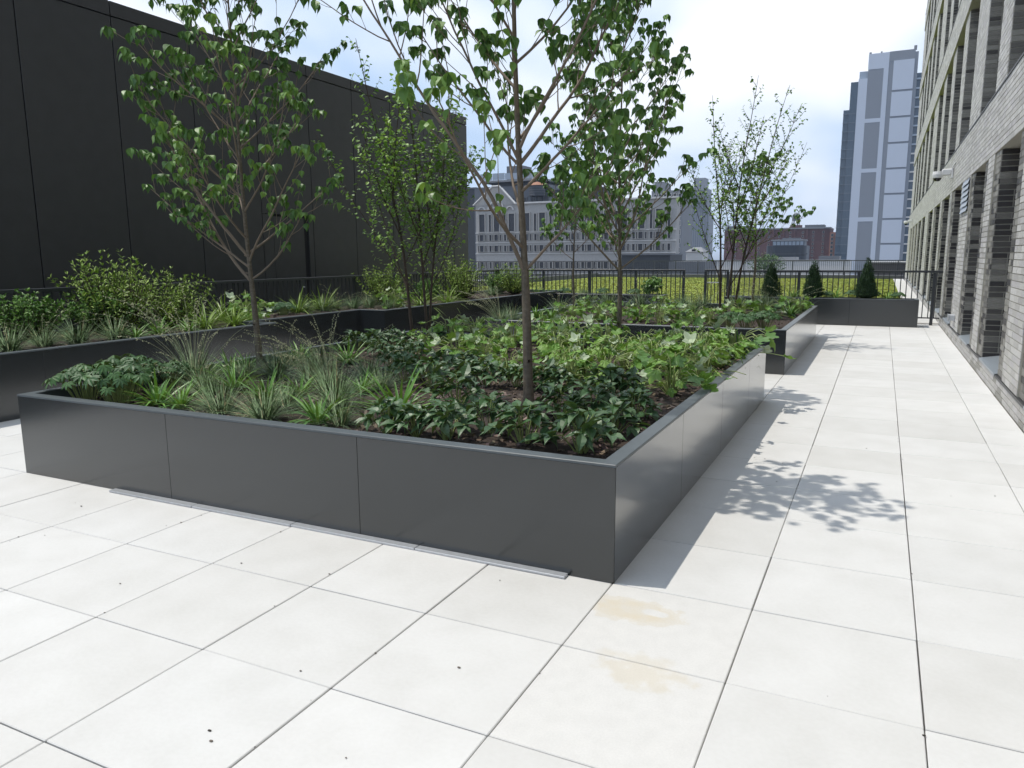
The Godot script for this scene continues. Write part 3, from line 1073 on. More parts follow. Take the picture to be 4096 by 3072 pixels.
func side_dir(d: Vector3, ang: float, rng: RandomNumberGenerator) -> Vector3:
	var x := d.cross(Vector3(rng.randf_range(-1, 1), rng.randf_range(-1, 1), rng.randf_range(-1, 1)))
	if x.length() < 1e-3: x = Vector3(1, 0, 0)
	return d.rotated(x.normalized(), ang)

func dog_limb(t: Node3D, p: Vector3, d: Vector3, length: float, r: float, rng: RandomNumberGenerator, leaves: Array, ls: float, rise: float, kids: int, bare: float) -> void:
	var b := MB.new()
	var pts := path(p, d, length, rise, 0.09, rng)
	b.tube(pts, taper(pts.size(), r, maxf(0.0028, r * 0.28)), 6, false)
	for k in kids:
		var f := lerpf(bare, 0.97, (k + rng.randf()) / kids)
		var i := clampi(int(f * (pts.size() - 1)), 1, pts.size() - 2)
		var q: Vector3 = pts[i]
		var dd: Vector3 = (pts[i + 1] - pts[i - 1]).normalized()
		var sl := length * lerpf(0.55, 0.26, f) * rng.randf_range(0.6, 1.15)
		var sp := path(q, side_dir(dd, rng.randf_range(0.5, 0.95), rng) + Vector3(0, 0.12, 0), sl, rise * 0.9 + 0.2, 0.1, rng, 0.09)
		b.tube(sp, taper(sp.size(), maxf(0.0035, r * 0.36), 0.0018), 4, false)
		for j in range(2, sp.size() - 1):
			if rng.randf() < 0.95:
				var dj: Vector3 = (sp[j + 1] - sp[j - 1]).normalized()
				var o := side_dir(dj, PI * 0.5, rng)
				if rng.randf() < 0.5:
					# side twig ending in leaves
					var tw := path(sp[j], side_dir(dj, 0.8, rng), rng.randf_range(0.08, 0.2), 0.6, 0.12, rng, 0.05)
					b.tube(tw, taper(tw.size(), 0.0022, 0.0014), 3, false)
					cluster(tw[-1], 3 + rng.randi() % 3, ls, rng, leaves, 0.35, 1.25)
				else:
					drooping(sp[j], o, rng.randf_range(0.4, 1.2), ls * rng.randf_range(0.6, 1.0), rng, leaves)
					drooping(sp[j], -o, rng.randf_range(0.4, 1.2), ls * rng.randf_range(0.6, 1.0), rng, leaves)
		cluster(sp[-1], 4 + rng.randi() % 3, ls, rng, leaves, 0.3, 1.3)
	cluster(pts[-1], 5, ls, rng, leaves, 0.3, 1.2)
	put(b, M.twig, "branch", t)

func finish_crown(t: Node3D, leaves: Array, kind: String) -> void:
	var near := []
	for i in leaves.size():
		near.append([((leaves[i][0] as Transform3D).origin + t.position - Vector3(0, 1.7, 0)).length(), i])
	near.sort_custom(func(a, b): return a[0] < b[0])
	var xs := []
	var cs := []
	for i in near.size():
		var l: Array = leaves[near[i][1]]
		if i < 300:
			var o := node(leafset[kind][l[1]], "leaf", t)
			o.transform = l[0]
		else:
			xs.append(l[0])
			cs.append(leafset[kind + "_col"][l[1]])
	if xs.size() > 0: stuff(leafset[kind + "_any"], xs, cs, "crown", t)

func dogwood(label: String, at: Vector3, fork: float, top: float, crown: float, r: float, seed_: int, own: Array, autos: int, ls: float, lean := Vector3.ZERO) -> void:
	var t := thing("dogwood_tree", label, "tree", at, "leafy young trees in the planters")
	var rng := RandomNumberGenerator.new()
	rng.seed = seed_
	var leaves := []
	var tp := []
	var tr := []
	var n := 26
	for i in n + 1:
		var f := float(i) / n
		var h := f * (top - at.y)
		var wob := Vector3(0.02 * sin(f * 7.0 + seed_), 0, 0.02 * cos(f * 6.0 + seed_)) * minf(1.0, f * 4.0)
		tp.append(Vector3(0, h - 0.04, 0) + lean * f + wob)
		var rr := r * lerpf(1.0, 0.72, minf(1.0, h / maxf(0.1, fork - at.y)))
		if h > fork - at.y: rr = r * lerpf(0.62, 0.09, (h - fork + at.y) / (top - fork))
		if i == 0: rr = r * 1.35
		tr.append(rr)
	var b := MB.new()
	b.tube(tp, tr, 10)
	# pruned knots
	for k in 4:
		var f := rng.randf_range(0.05, 0.3)
		var a := rng.randf() * TAU
		var q: Vector3 = (tp[int(f * n)] as Vector3)
		b.tube([q, q + Vector3(cos(a), 0.4, sin(a)) * (r + 0.012)], [r * 0.35, r * 0.22], 6)
	put(b, M.bark, "trunk", t)
	var spot := func(h: float) -> Vector3:
		var f := clampf((h - at.y) / (top - at.y), 0.0, 1.0) * n
		var i := mini(int(f), n - 1)
		return (tp[i] as Vector3).lerp(tp[i + 1], f - i)
	for o in own:
		var az: float = deg_to_rad(o[1])
		var el: float = deg_to_rad(o[2])
		var right := Vector3(0.9, 0, -0.437)
		var toward := Vector3(0.437, 0, 0.9)
		var d := (right * cos(az) + toward * sin(az)) * cos(el) + Vector3.UP * sin(el)
		dog_limb(t, spot.call(o[0]), d, o[3], o[4], rng, leaves, ls, o[5], o[6], o[7])
	for k in autos:
		var f := (k + 0.5) / autos
		var h := lerpf(fork + 0.05, top - 0.25, pow(f, 0.9))
		var az := k * 2.4 + seed_
		var el := lerpf(0.55, 1.0, f) + rng.randf_range(-0.15, 0.15)
		var d := Vector3(cos(az), 0, sin(az)) * cos(el) + Vector3.UP * sin(el)
		dog_limb(t, spot.call(h), d, crown * lerpf(1.25, 0.6, f) * rng.randf_range(0.8, 1.15), r * lerpf(0.33, 0.17, f), rng, leaves, ls, 0.45, 7 + rng.randi() % 3, 0.2)
	cluster(tp[-1], 6, ls, rng, leaves, 0.3, 1.0)
	finish_crown(t, leaves, "dog")

func birch(label: String, at: Vector3, stems: Array, seed_: int, ls: float, per: int, side: int) -> void:
	var t := thing("birch_tree", label, "tree", at, "leafy young trees in the planters")
	var rng := RandomNumberGenerator.new()
	rng.seed = seed_
	var leaves := []
	var right := Vector3(0.9, 0, -0.437)
	var toward := Vector3(0.437, 0, 0.9)
	for s in stems:
		# s: foot right, foot toward, top right, top toward, height, radius
		var p0: Vector3 = right * s[0] + toward * s[1] + Vector3(0, -0.03, 0)
		var p1: Vector3 = right * s[2] + toward * s[3] + Vector3(0, s[4], 0)
		var pts := []
		var n := 22
		for i in n + 1:
			var f := float(i) / n
			var bow := sin(f * PI) * 0.06
			pts.append(p0.lerp(p1, f) - (right * (s[2] - s[0]) + toward * (s[3] - s[1])) * bow * 2.0 + Vector3(0.015 * sin(f * 9.0 + s[0] * 20.0), 0, 0.015 * cos(f * 8.0)))
		var b := MB.new()
		b.tube(pts, taper(n + 1, s[5], 0.003), 8, false)
		put(b, M.bark_dark, "trunk", t)
		var axes := [[pts, 0.30, per]]
		for k in side:
			var f := lerpf(0.16, 0.6, (k + rng.randf() * 0.6) / side)
			var i := clampi(int(f * n), 1, n - 1)
			var az: float = k * 2.2 + s[0] * 31.0 + rng.randf()
			var o := Vector3(cos(az), 0, sin(az))
			var up: Vector3 = (pts[i + 1] - pts[i - 1]).normalized()
			var q := path(pts[i], up + o * rng.randf_range(0.45, 0.8), float(s[4]) * (1.0 - f) * rng.randf_range(0.62, 0.88), 0.5, 0.05, rng, 0.16)
			b = MB.new()
			b.tube(q, taper(q.size(), s[5] * 0.45, 0.002), 6, false)
			put(b, M.bark_dark, "branch", t)
			axes.append([q, 0.2, int(per * 0.7)])
		var br := MB.new()
		for ax in axes:
			var line: Array = ax[0]
			for k in ax[2]:
				var f := lerpf(ax[1], 0.99, (k + rng.randf()) / ax[2])
				var i := clampi(int(f * (line.size() - 1)), 1, line.size() - 2)
				var d: Vector3 = (line[i + 1] - line[i - 1]).normalized()
				var az: float = k * 2.4 + s[0] * 31.0
				var o := Vector3(cos(az), 0, sin(az))
				var bd := (d * 0.75 + o * rng.randf_range(0.5, 0.95)).normalized()
				var ln := lerpf(0.62, 0.2, f) * rng.randf_range(0.6, 1.25)
				var bp := path(line[i], bd, ln, 0.4, 0.07, rng, 0.038)
				br.tube(bp, taper(bp.size(), 0.0045, 0.0014), 4, false)
				for j in range(1, bp.size()):
					var dj: Vector3 = (bp[j] - bp[j - 1]).normalized()
					var sd := side_dir(dj, rng.randf_range(0.8, 1.3), rng)
					drooping(bp[j], sd, rng.randf_range(-0.2, 0.9), ls * rng.randf_range(0.6, 1.15), rng, leaves)
		put(br, M.bark_dark, "twigs", t).set_meta("kind", "stuff")
	finish_crown(t, leaves, "birch")
	print(label, " leaves ", leaves.size())

func make_trees() -> void:
	# own limbs: height, azimuth (0 = camera right, 90 = towards camera), elevation, length, radius, rise, side shoots, bare share
	dogwood("dogwood with a thin trunk at the left of the front planter", Vector3(-5.65, 0.545, -5.75), 1.5, 5.0, 1.25, 0.036, 3, [[1.5, 195, 38, 1.6, 0.017, 0.7, 11, 0.2], [1.52, 10, 25, 0.9, 0.012, 0.9, 5, 0.3], [1.75, 170, 50, 1.7, 0.016, 0.5, 8, 0.3], [1.7, 40, 50, 1.4, 0.014, 0.5, 7, 0.3]], 27, 1.0, Vector3(-0.26, 0, -0.1))
	dogwood("dogwood with the thickest trunk in the middle of the front planter", Vector3(-2.36, 0.545, -5.15), 1.62, 5.7, 1.15, 0.041, 8, [[1.6, 178, 66, 2.8, 0.018, 0.5, 8, 0.55], [1.63, 12, 40, 1.25, 0.013, 0.7, 10, 0.2], [2.4, 5, 48, 1.7, 0.016, 0.4, 8, 0.3], [2.42, 160, 62, 1.6, 0.013, 0.3, 7, 0.3], [2.5, 30, 62, 1.9, 0.014, 0.3, 8, 0.35]], 22, 1.0, Vector3(-0.2, 0, -0.08))
	dogwood("dogwood with a dark trunk at the back right of the front planter", Vector3(-2.89, 0.545, -9.0), 1.55, 4.7, 1.1, 0.034, 14, [[1.55, 185, 40, 1.5, 0.016, 0.6, 8, 0.3], [1.57, 0, 30, 1.2, 0.014, 0.8, 7, 0.3], [1.8, 60, 50, 1.5, 0.014, 0.5, 7, 0.3], [2.2, 5, 62, 1.9, 0.013, 0.4, 7, 0.4], [2.0, 175, 58, 1.6, 0.013, 0.4, 7, 0.3], [2.1, 250, 50, 1.3, 0.013, 0.4, 7, 0.3]], 21, 1.05, Vector3(-0.05, 0, -0.1))
	dogwood("slim dogwood in the second planter seen left of the middle trunk", Vector3(-5.93, 0.545, -15.3), 1.5, 3.7, 0.95, 0.03, 22, [], 14, 1.1)
	dogwood("slimmest dogwood at the back of the second planter, left", Vector3(-5.35, 0.545, -16.75), 1.45, 3.4, 0.85, 0.026, 27, [], 12, 1.1)
	dogwood("slim dogwood at the back right of the second planter", Vector3(-2.43, 0.545, -16.75), 1.75, 3.7, 0.85, 0.03, 31, [[1.9, 0, 25, 1.3, 0.011, 0.5, 7, 0.3]], 12, 1.0)
	dogwood("small drooping sapling in the narrow planter at the back fence", Vector3(-5.55, 0.58, -20.24), 0.59, 1.18, 0.34, 0.012, 40, [], 11, 1.1)
	birch("twin-stemmed birch with bright small leaves before the panel wall", Vector3(-5.72, 0.545, -8.9), [[-0.09, 0.0, -0.75, 0.1, 3.95, 0.024], [0.08, 0.0, -0.1, 0.2, 3.75, 0.022], [0.1, -0.03, 0.5, -0.1, 3.3, 0.019]], 51, 1.1, 30, 5)
	birch("multi-stemmed airy birch in the second planter", Vector3(-2.62, 0.545, -14.8), [[-0.1, 0.0, -0.45, 0.1, 4.0, 0.025], [-0.02, 0.05, 0.3, 0.3, 4.3, 0.024], [0.14, 0.0, 1.0, 0.0, 4.2, 0.024]], 57, 1.0, 26, 5)

# ---- bedding plants -------------------------------------------------------

var kinds := {}

func bare(called: String) -> Node3D:
	var o := Node3D.new()
	o.name = called
	return o

func build_kind(kind: String, variant: int) -> Node3D:
	var rng := RandomNumberGenerator.new()
	rng.seed = kind.hash() + variant * 17
	if kind == "H":
		var o := bare("broadleaf_plant")
		var ms: Array = leafset.get("broad", [])
		if ms.is_empty():
			for i in 3: ms.append(leaf_mesh(0.098, 0.046, OVATE, 0.32, 0.28 + 0.12 * i, 0.05, M.broad[i]))
			leafset.broad = ms
		var st := MB.new()
		for k in 13:
			var a := k * 2.4 + rng.randf()
			var rr := 0.03 + 0.0105 * k
			var tip := Vector3(cos(a) * rr, lerpf(0.18, 0.06, k / 13.0), sin(a) * rr)
			st.tube([Vector3(cos(a) * 0.01, -0.02, sin(a) * 0.01), tip * 0.6 + Vector3(0, 0.03, 0), tip], [0.004, 0.003, 0.002], 4)
			for q in 5:
				var aa := a + (q - 2) * 0.85 + rng.randf_range(-0.3, 0.3)
				var el := rng.randf_range(-0.5, 0.75) if q > 0 else 0.9
				var d := Vector3(cos(aa) * cos(el), sin(el), sin(aa) * cos(el))
				var l := node(ms[rng.randi() % 3], "leaf", o)
				var s := rng.randf_range(0.7, 1.15)
				l.transform = Transform3D(frame_of(d, Vector3.UP + Vector3(rng.randf_range(-0.4, 0.4), 0, rng.randf_range(-0.4, 0.4))).scaled_local(Vector3(s, s, s)), tip * rng.randf_range(0.75, 1.0))
		put(st, M.stalk, "stems", o)
		return o
	if kind == "K":
		var o := bare("palmate_plant")
		var ms: Array = leafset.get("palm", [])
		if ms.is_empty():
			for i in 4:
				var b := MB.new()
				for q in 7:
					var a := -2.1 + q * 0.7
					var fr := frame_of(Vector3(sin(a), -0.12 - 0.1 * i, cos(a)), Vector3.UP)
					var lm := leaf_mesh(0.1, 0.034, LANCE, 0.3, 0.25, 0.03, M.palm[i % 2])
					var ar := lm.surface_get_arrays(0)
					var k0 := b.v.size()
					for u in (ar[Mesh.ARRAY_VERTEX] as PackedVector3Array).size():
						b.v.append(fr * (ar[Mesh.ARRAY_VERTEX][u] as Vector3)); b.n.append(fr * (ar[Mesh.ARRAY_NORMAL][u] as Vector3)); b.c.append(Color(1, 1, 1)); b.uv.append(Vector2.ZERO)
					for u in ar[Mesh.ARRAY_INDEX]: b.ix.append(k0 + u)
				ms.append(b.mesh(M.palm[i % 2]))
			leafset.palm = ms
		for k in 34:
			var a := k * 2.4
			var rr := 0.24 * sqrt((k + 0.5) / 34.0)
			var tip := Vector3(cos(a) * rr, 0.26 - 0.9 * rr * rr * 2.0 + rng.randf_range(-0.03, 0.03), sin(a) * rr)
			var st := MB.new()
			st.tube([Vector3(cos(a), 0, sin(a)) * rr * 0.3 + Vector3(0, -0.02, 0), tip * 0.7 + Vector3(0, 0.03, 0), tip], [0.004, 0.0035, 0.003], 4)
			put(st, M.stalk, "stalk", o)
			var l := node(ms[rng.randi() % 4], "leaf", o)
			var s := rng.randf_range(0.6, 0.9)
			var tilt := Vector3(cos(a) * rr * 3.0 + rng.randf_range(-0.3, 0.3), 1, sin(a) * rr * 3.0 + rng.randf_range(-0.3, 0.3)).normalized()
			var fd := Vector3(cos(a), 0, sin(a))
			l.transform = Transform3D(frame_of((fd - tilt * fd.dot(tilt)).normalized(), tilt).scaled_local(Vector3(s, s, s)), tip)
		return o
	if kind == "L" or kind == "Y":
		var o := bare("strap_leaf_plant" if kind == "L" else "yellow_strap_plant")
		var ms: Array = leafset.get(kind, [])
		if ms.is_empty():
			var mm: Array = M.strap if kind == "L" else M.ystrap
			for i in 6: ms.append(leaf_mesh(0.3, 0.021 if kind == "L" else 0.013, STRAP, 0.45, [0.2, 0.5, 0.85][i % 3], 0.0, mm[i % mm.size()]))
			leafset[kind] = ms
		var cnt := 46 if kind == "L" else 80
		for k in cnt:
			var a := k * 2.4 + rng.randf() * 0.5
			var f := float(k) / cnt
			var el := lerpf(1.4, 0.5, pow(f, 0.8)) + rng.randf_range(-0.12, 0.12)
			var d := Vector3(cos(a) * cos(el), sin(el), sin(a) * cos(el))
			var l := node(ms[rng.randi() % 6], "leaf", o)
			var s := rng.randf_range(0.6, 1.1)
			l.transform = Transform3D(frame_of(d, Vector3.UP).scaled_local(Vector3(s, s, s)), Vector3(cos(a), 0, sin(a)) * rng.randf_range(0.005, 0.035) + Vector3(0, -0.01, 0))
		return o
	if kind == "F" or kind == "T":
		var o := bare("grass_tuft")
		var b := MB.new()
		var cnt := 420 if kind == "F" else 460
		for k in cnt:
			var a := rng.randf() * TAU
			var el := rng.randf_range(0.3, 1.45)
			var ln := rng.randf_range(0.14, 0.33) * (1.15 if kind == "T" else 1.0)
			var p := Vector3(cos(a), 0, sin(a)) * 0.05 * sqrt(rng.randf())
			var d := Vector3(cos(a + rng.randf_range(-0.5, 0.5)) * cos(el), sin(el), sin(a + rng.randf_range(-0.5, 0.5)) * cos(el))
			var w := Vector3(-sin(a), 0, cos(a)) * rng.randf_range(0.0015, 0.0026)
			var tone := rng.randf()
			b.col = Color(0.115, 0.195, 0.085).lerp(Color(0.19, 0.285, 0.135), tone)
			if rng.randf() < 0.08: b.col = Color(0.36, 0.31, 0.17)
			var sag := rng.randf_range(0.25, 0.9)
			var prev := p
			for s in 3:
				var t := (s + 1) / 3.0
				var q := p + d * ln * t + Vector3(0, -sag * ln * t * t * 0.6, 0)
				var w0 := w * (1.0 - s / 3.0)
				var w1 := w * (1.0 - t * 0.98)
				b.quad(prev - w0, prev + w0, q + w1, q - w1, Vector3(cos(a) * 0.5, 0.8, sin(a) * 0.5).normalized())
				prev = q
		put(b, M.grass, "blades", o).set_meta("kind", "stuff")
		if kind == "T" or variant == 2:
			var cn := 34 if kind == "T" else 8
			for k in cn:
				var h := MB.new()
				var a := rng.randf_range(2.2, 4.6) if kind == "T" else rng.randf() * TAU
				var el := rng.randf_range(0.75, 1.35)
				var ln := rng.randf_range(0.42, 0.72) * (1.0 if kind == "T" else 0.7)
				var d := Vector3(cos(a) * cos(el), sin(el), sin(a) * cos(el))
				var pts := []
				for s in 7:
					var t := s / 6.0
					pts.append(d * ln * t + Vector3(cos(a), -1.1, sin(a)) * 0.22 * ln * t * t * t)
				h.col = Color(0.26, 0.29, 0.16)
				h.tube(pts, taper(7, 0.0011, 0.0006), 3, false)
				for s in 9:
					var t := 0.66 + 0.34 * s / 8.0
					var q: Vector3 = d * ln * t + Vector3(cos(a), -1.1, sin(a)) * 0.22 * ln * t * t * t
					var e := Vector3(rng.randf_range(-1, 1), rng.randf_range(-1.2, 0.2), rng.randf_range(-1, 1)).normalized() * rng.randf_range(0.008, 0.02)
					h.col = Color(0.40, 0.40, 0.24)
					h.tube([q, q + e * 0.6, q + e], [0.0006, 0.0024, 0.0003], 4, false)
				put(h, M.grass, "seed_head", o)
		return o
	if kind == "G":
		var o := bare("lobed_leaf_plant")
		var ms: Array = leafset.get("lobed", [])
		if ms.is_empty():
			for i in 6: ms.append(lobed_mesh(0.07, 5, 0.3 + 0.05 * (i % 3), [0.5, -0.5, 0.15][i % 3], i + 3, M.lobed[i % 3]))
			for i in 2: ms.append(lobed_mesh(0.074, 5, 0.34, 0.55, i + 30, M.lobed_under))
			leafset.lobed = ms
		var flop := rng.randf() * TAU
		for k in 38:
			var a := k * 2.4 + rng.randf_range(-0.4, 0.4)
			var rr := rng.randf_range(0.04, 0.27)
			var hh := rng.randf_range(0.07, 0.31) * (1.0 - rr * 1.2)
			if k > 31:
				rr = rng.randf_range(0.2, 0.34)
				hh = rng.randf_range(0.015, 0.06)
				a = flop + rng.randf_range(-1.0, 1.0)
			var tip := Vector3(cos(a) * rr, hh, sin(a) * rr)
			var st := MB.new()
			st.tube([Vector3(cos(a), 0, sin(a)) * 0.012 + Vector3(0, -0.02, 0), Vector3(tip.x * 0.35, hh * 0.8 + 0.03, tip.z * 0.35), Vector3(tip.x * 0.75, hh * 1.06 + 0.015, tip.z * 0.75), tip], [0.0038, 0.0034, 0.003, 0.0024], 5)
			put(st, M.stalk, "stalk", o)
			if k < 34:
				var pale := rng.randf() < 0.13
				var l := node(ms[6 + rng.randi() % 2] if pale else ms[rng.randi() % 6], "leaf", o)
				var s := rng.randf_range(0.6, 1.15)
				var tilt := Vector3(cos(a) * rng.randf_range(-0.3, 1.3) + rng.randf_range(-0.5, 0.5), 1.0 if not pale else 0.5, sin(a) * rng.randf_range(-0.3, 1.3) + rng.randf_range(-0.5, 0.5)).normalized()
				var fd := Vector3(cos(a), 0, sin(a))
				l.transform = Transform3D(frame_of((fd - tilt * fd.dot(tilt)).normalized(), tilt).scaled_local(Vector3(s, s, s)), tip)
		return o
	# shrubs
	var o := bare("shrub")
	var glossy := kind == "SG"
	var st := MB.new()
	var xs := []
	var cs := []
	for k in (110 if glossy else 100):
		var a := k * 2.4
		var el := rng.randf_range(0.35, 1.5)
		var ln := rng.randf_range(0.32, 0.48) if glossy else rng.randf_range(0.35, 0.68)
		var d := Vector3(cos(a) * cos(el), sin(el), sin(a) * cos(el))
		var pts := path(Vector3(cos(a), 0, sin(a)) * 0.04, d, ln, 0.5, 0.12, rng, 0.05)
		st.tube(pts, taper(pts.size(), 0.005, 0.0015), 4, false)
		for j in range(2, pts.size()):
			var dj: Vector3 = (pts[j] - pts[j - 1]).normalized()
			for q in (5 if glossy else 4):
				var sd := side_dir(dj, rng.randf_range(0.4, 1.2), rng)
				var s := rng.randf_range(0.6, 1.1)
				xs.append(Transform3D(frame_of(sd, dj + Vector3.UP).scaled_local(Vector3(s, s, s)), pts[j] + sd * 0.008))
				var y := rng.randf()
				var hi: float = clampf((pts[j] as Vector3).y / 0.6, 0, 1)
				cs.append(Color(0.07, 0.16, 0.03).lerp(Color(0.15, 0.29, 0.045), y) if glossy else Color(0.14, 0.235, 0.03).lerp(Color(0.28, 0.40, 0.05), y))
	put(st, M.bark_dark, "branches", o)
	var lm := leaf_mesh(0.045, 0.024, ROUNDED, 0.3, 0.1, 0.0, M.leaf_any) if glossy else leaf_mesh(0.05, 0.014, LANCE, 0.3, 0.15, 0.0, M.leaf_any)
	stuff(lm, xs, cs, "foliage", o)
	return o

const GROUPS := {"H": ["broadleaf plant", "dark broadleaf mounds in the front planter"], "K": ["leafy plant", "glossy dark mounds in the planters"], "L": ["strap plant", "bright strap-leaf clumps"], "Y": ["strap plant", "yellow-green strap-leaf clumps"], "F": ["grass", "blue-green grass tufts"], "T": ["grass", "blue-green grass tufts"], "G": ["lobed plant", "large lobed-leaf plants"], "SG": ["shrub", "shrubs in the left planter"], "SY": ["shrub", "shrubs in the left planter"]}

const BIGGER := {"H": 1.2, "K": 1.2, "L": 1.2, "Y": 1.45, "F": 1.5, "T": 1.35, "G": 1.2, "SG": 1.3, "SY": 1.3}

func make_plants() -> void:
	var rng := RandomNumberGenerator.new()
	rng.seed = 202
	var count := {}
	for p in PLANTS:
		var kind: String = p[0]
		var v: int = count.get(kind, 0)
		count[kind] = v + 1
		var key := kind + str(v % 3)
		if not kinds.has(key): kinds[key] = build_kind(kind, v % 3)
		var o: Node3D = kinds[key].duplicate()
		o.name = numbered((kinds[key] as Node3D).name)
		add_child(o)
		o.position = Vector3(p[1], p[2], p[3])
		o.rotation.y = rng.randf() * TAU if kind != "T" else rng.randf_range(-0.4, 0.4)
		var s: float = p[4] * BIGGER[kind]
		o.scale = Vector3(s, s * rng.randf_range(0.92, 1.08), s)
		tag(o, p[5], GROUPS[kind][0], GROUPS[kind][1])
	for k in kinds: kinds[k].free()
	# three dwarf conifers
	var words := ["leftmost", "middle", "rightmost"]
	var spots := [Vector3(-2.50, 0.6, -20.22), Vector3(-1.50, 0.6, -20.2), Vector3(-0.30, 0.6, -20.2)]
	for i in 3:
		var t := thing("dwarf_conifer", "small dark cone-shaped conifer in the far planter, " + words[i] + " of three", "conifer", spots[i], "dwarf conifers by the back fence")
		var b := MB.new()
		b.tube([Vector3(0, -0.03, 0), Vector3(0, 0.5, 0), Vector3(0, 0.9, 0)], [0.02, 0.012, 0.004], 7)
		put(b, M.bark_dark, "trunk", t)
		var hgt := 0.92 + 0.05 * i
		var rad := 0.26
		var inner := MB.new()
		inner.lathe([Vector2(0.05, 0.03), Vector2(rad * 0.72, 0.12), Vector2(rad * 0.6, 0.35), Vector2(rad * 0.3, 0.65), Vector2(0.0, hgt * 0.92)], Vector3.ZERO, 12)
		put(inner, M.needle, "inner_foliage", t)
		var tuft := MB.new()
		for k in 4:
			var a := TAU * k / 4
			var e := Vector3(cos(a), sin(a), 0) * 0.012
			tuft.tri(Vector3(0, 0, 0) - e * 0.4, e * 0.4, e * 1.2 + Vector3(0, 0, 0.05), Vector3(-sin(a), cos(a), 0.3).normalized())
		var xs := []
		var cs := []
		for k in 1900:
			var f := 1.0 - sqrt(rng.randf())
			var prof: float = minf(1.0, (f + 0.03) / 0.1) * pow(1.0 - f, 0.85) * (1.0 + 0.10 * sin(f * 23.0 + k % 5))
			var a := rng.randf() * TAU
			var rr := rad * prof * rng.randf_range(0.72, 1.0) * (1.0 + 0.13 * sin(a * 5.0 + f * 9.0 + i))
			var d := Vector3(cos(a), rng.randf_range(0.4, 1.5), sin(a))
			var s := rng.randf_range(0.7, 1.3)
			xs.append(Transform3D(frame_of(d, Vector3.UP + Vector3(0.1, 0, 0.3)).scaled_local(Vector3(s, s, s)), Vector3(cos(a) * rr, 0.04 + f * (hgt - 0.05), sin(a) * rr)))
			var y := rng.randf()
			cs.append(Color(0.018, 0.05, 0.016).lerp(Color(0.05, 0.11, 0.03), y * y))
		stuff(tuft.mesh(M.conifer), xs, cs, "crown", t)

func far_box(t: Node3D, called: String, m: Material, p: Vector3, q: Vector3) -> MeshInstance3D:
	var b := MB.new()
	b.box(p, q)
	return put(b, m, called, t)

func far_window(t: Node3D, x0: float, x1: float, y0: float, y1: float, z: float, w: float, fm: Material) -> void:
	# frame standing proud of the wall with a dark pane inside it
	var b := MB.new()
	b.box(Vector3(x0, y0, z), Vector3(x1, y1, z + 0.03))
	var pane := put(b, M.far_pane, "window", t)
	var f := MB.new()
	f.box(Vector3(x0 - w, y0 - w, z), Vector3(x0, y1 + w, z + 0.22))
	f.box(Vector3(x1, y0 - w, z), Vector3(x1 + w, y1 + w, z + 0.22))
	f.box(Vector3(x0, y1, z), Vector3(x1, y1 + w, z + 0.22))
	f.box(Vector3(x0, y0 - w, z), Vector3(x1, y0, z + 0.3))
	put(f, fm, "window_frame", pane)

func half_ring(b: MB, c: Vector3, r: float, w: float, d: float) -> void:
	for i in 14:
		var a0 := PI * i / 14
		var a1 := PI * (i + 1) / 14
		var e0 := Vector3(cos(a0), sin(a0), 0); var e1 := Vector3(cos(a1), sin(a1), 0)
		var o := Vector3(0, 0, d)
		b.quad(c + e0 * r + o, c + e1 * r + o, c + e1 * (r + w) + o, c + e0 * (r + w) + o, Vector3(0, 0, 1))
		b.quad(c + e0 * (r + w), c + e1 * (r + w), c + e1 * (r + w) + o, c + e0 * (r + w) + o, (e0 + e1).normalized())
		b.quad(c + e0 * r, c + e1 * r, c + e1 * r + o, c + e0 * r + o, -(e0 + e1).normalized())

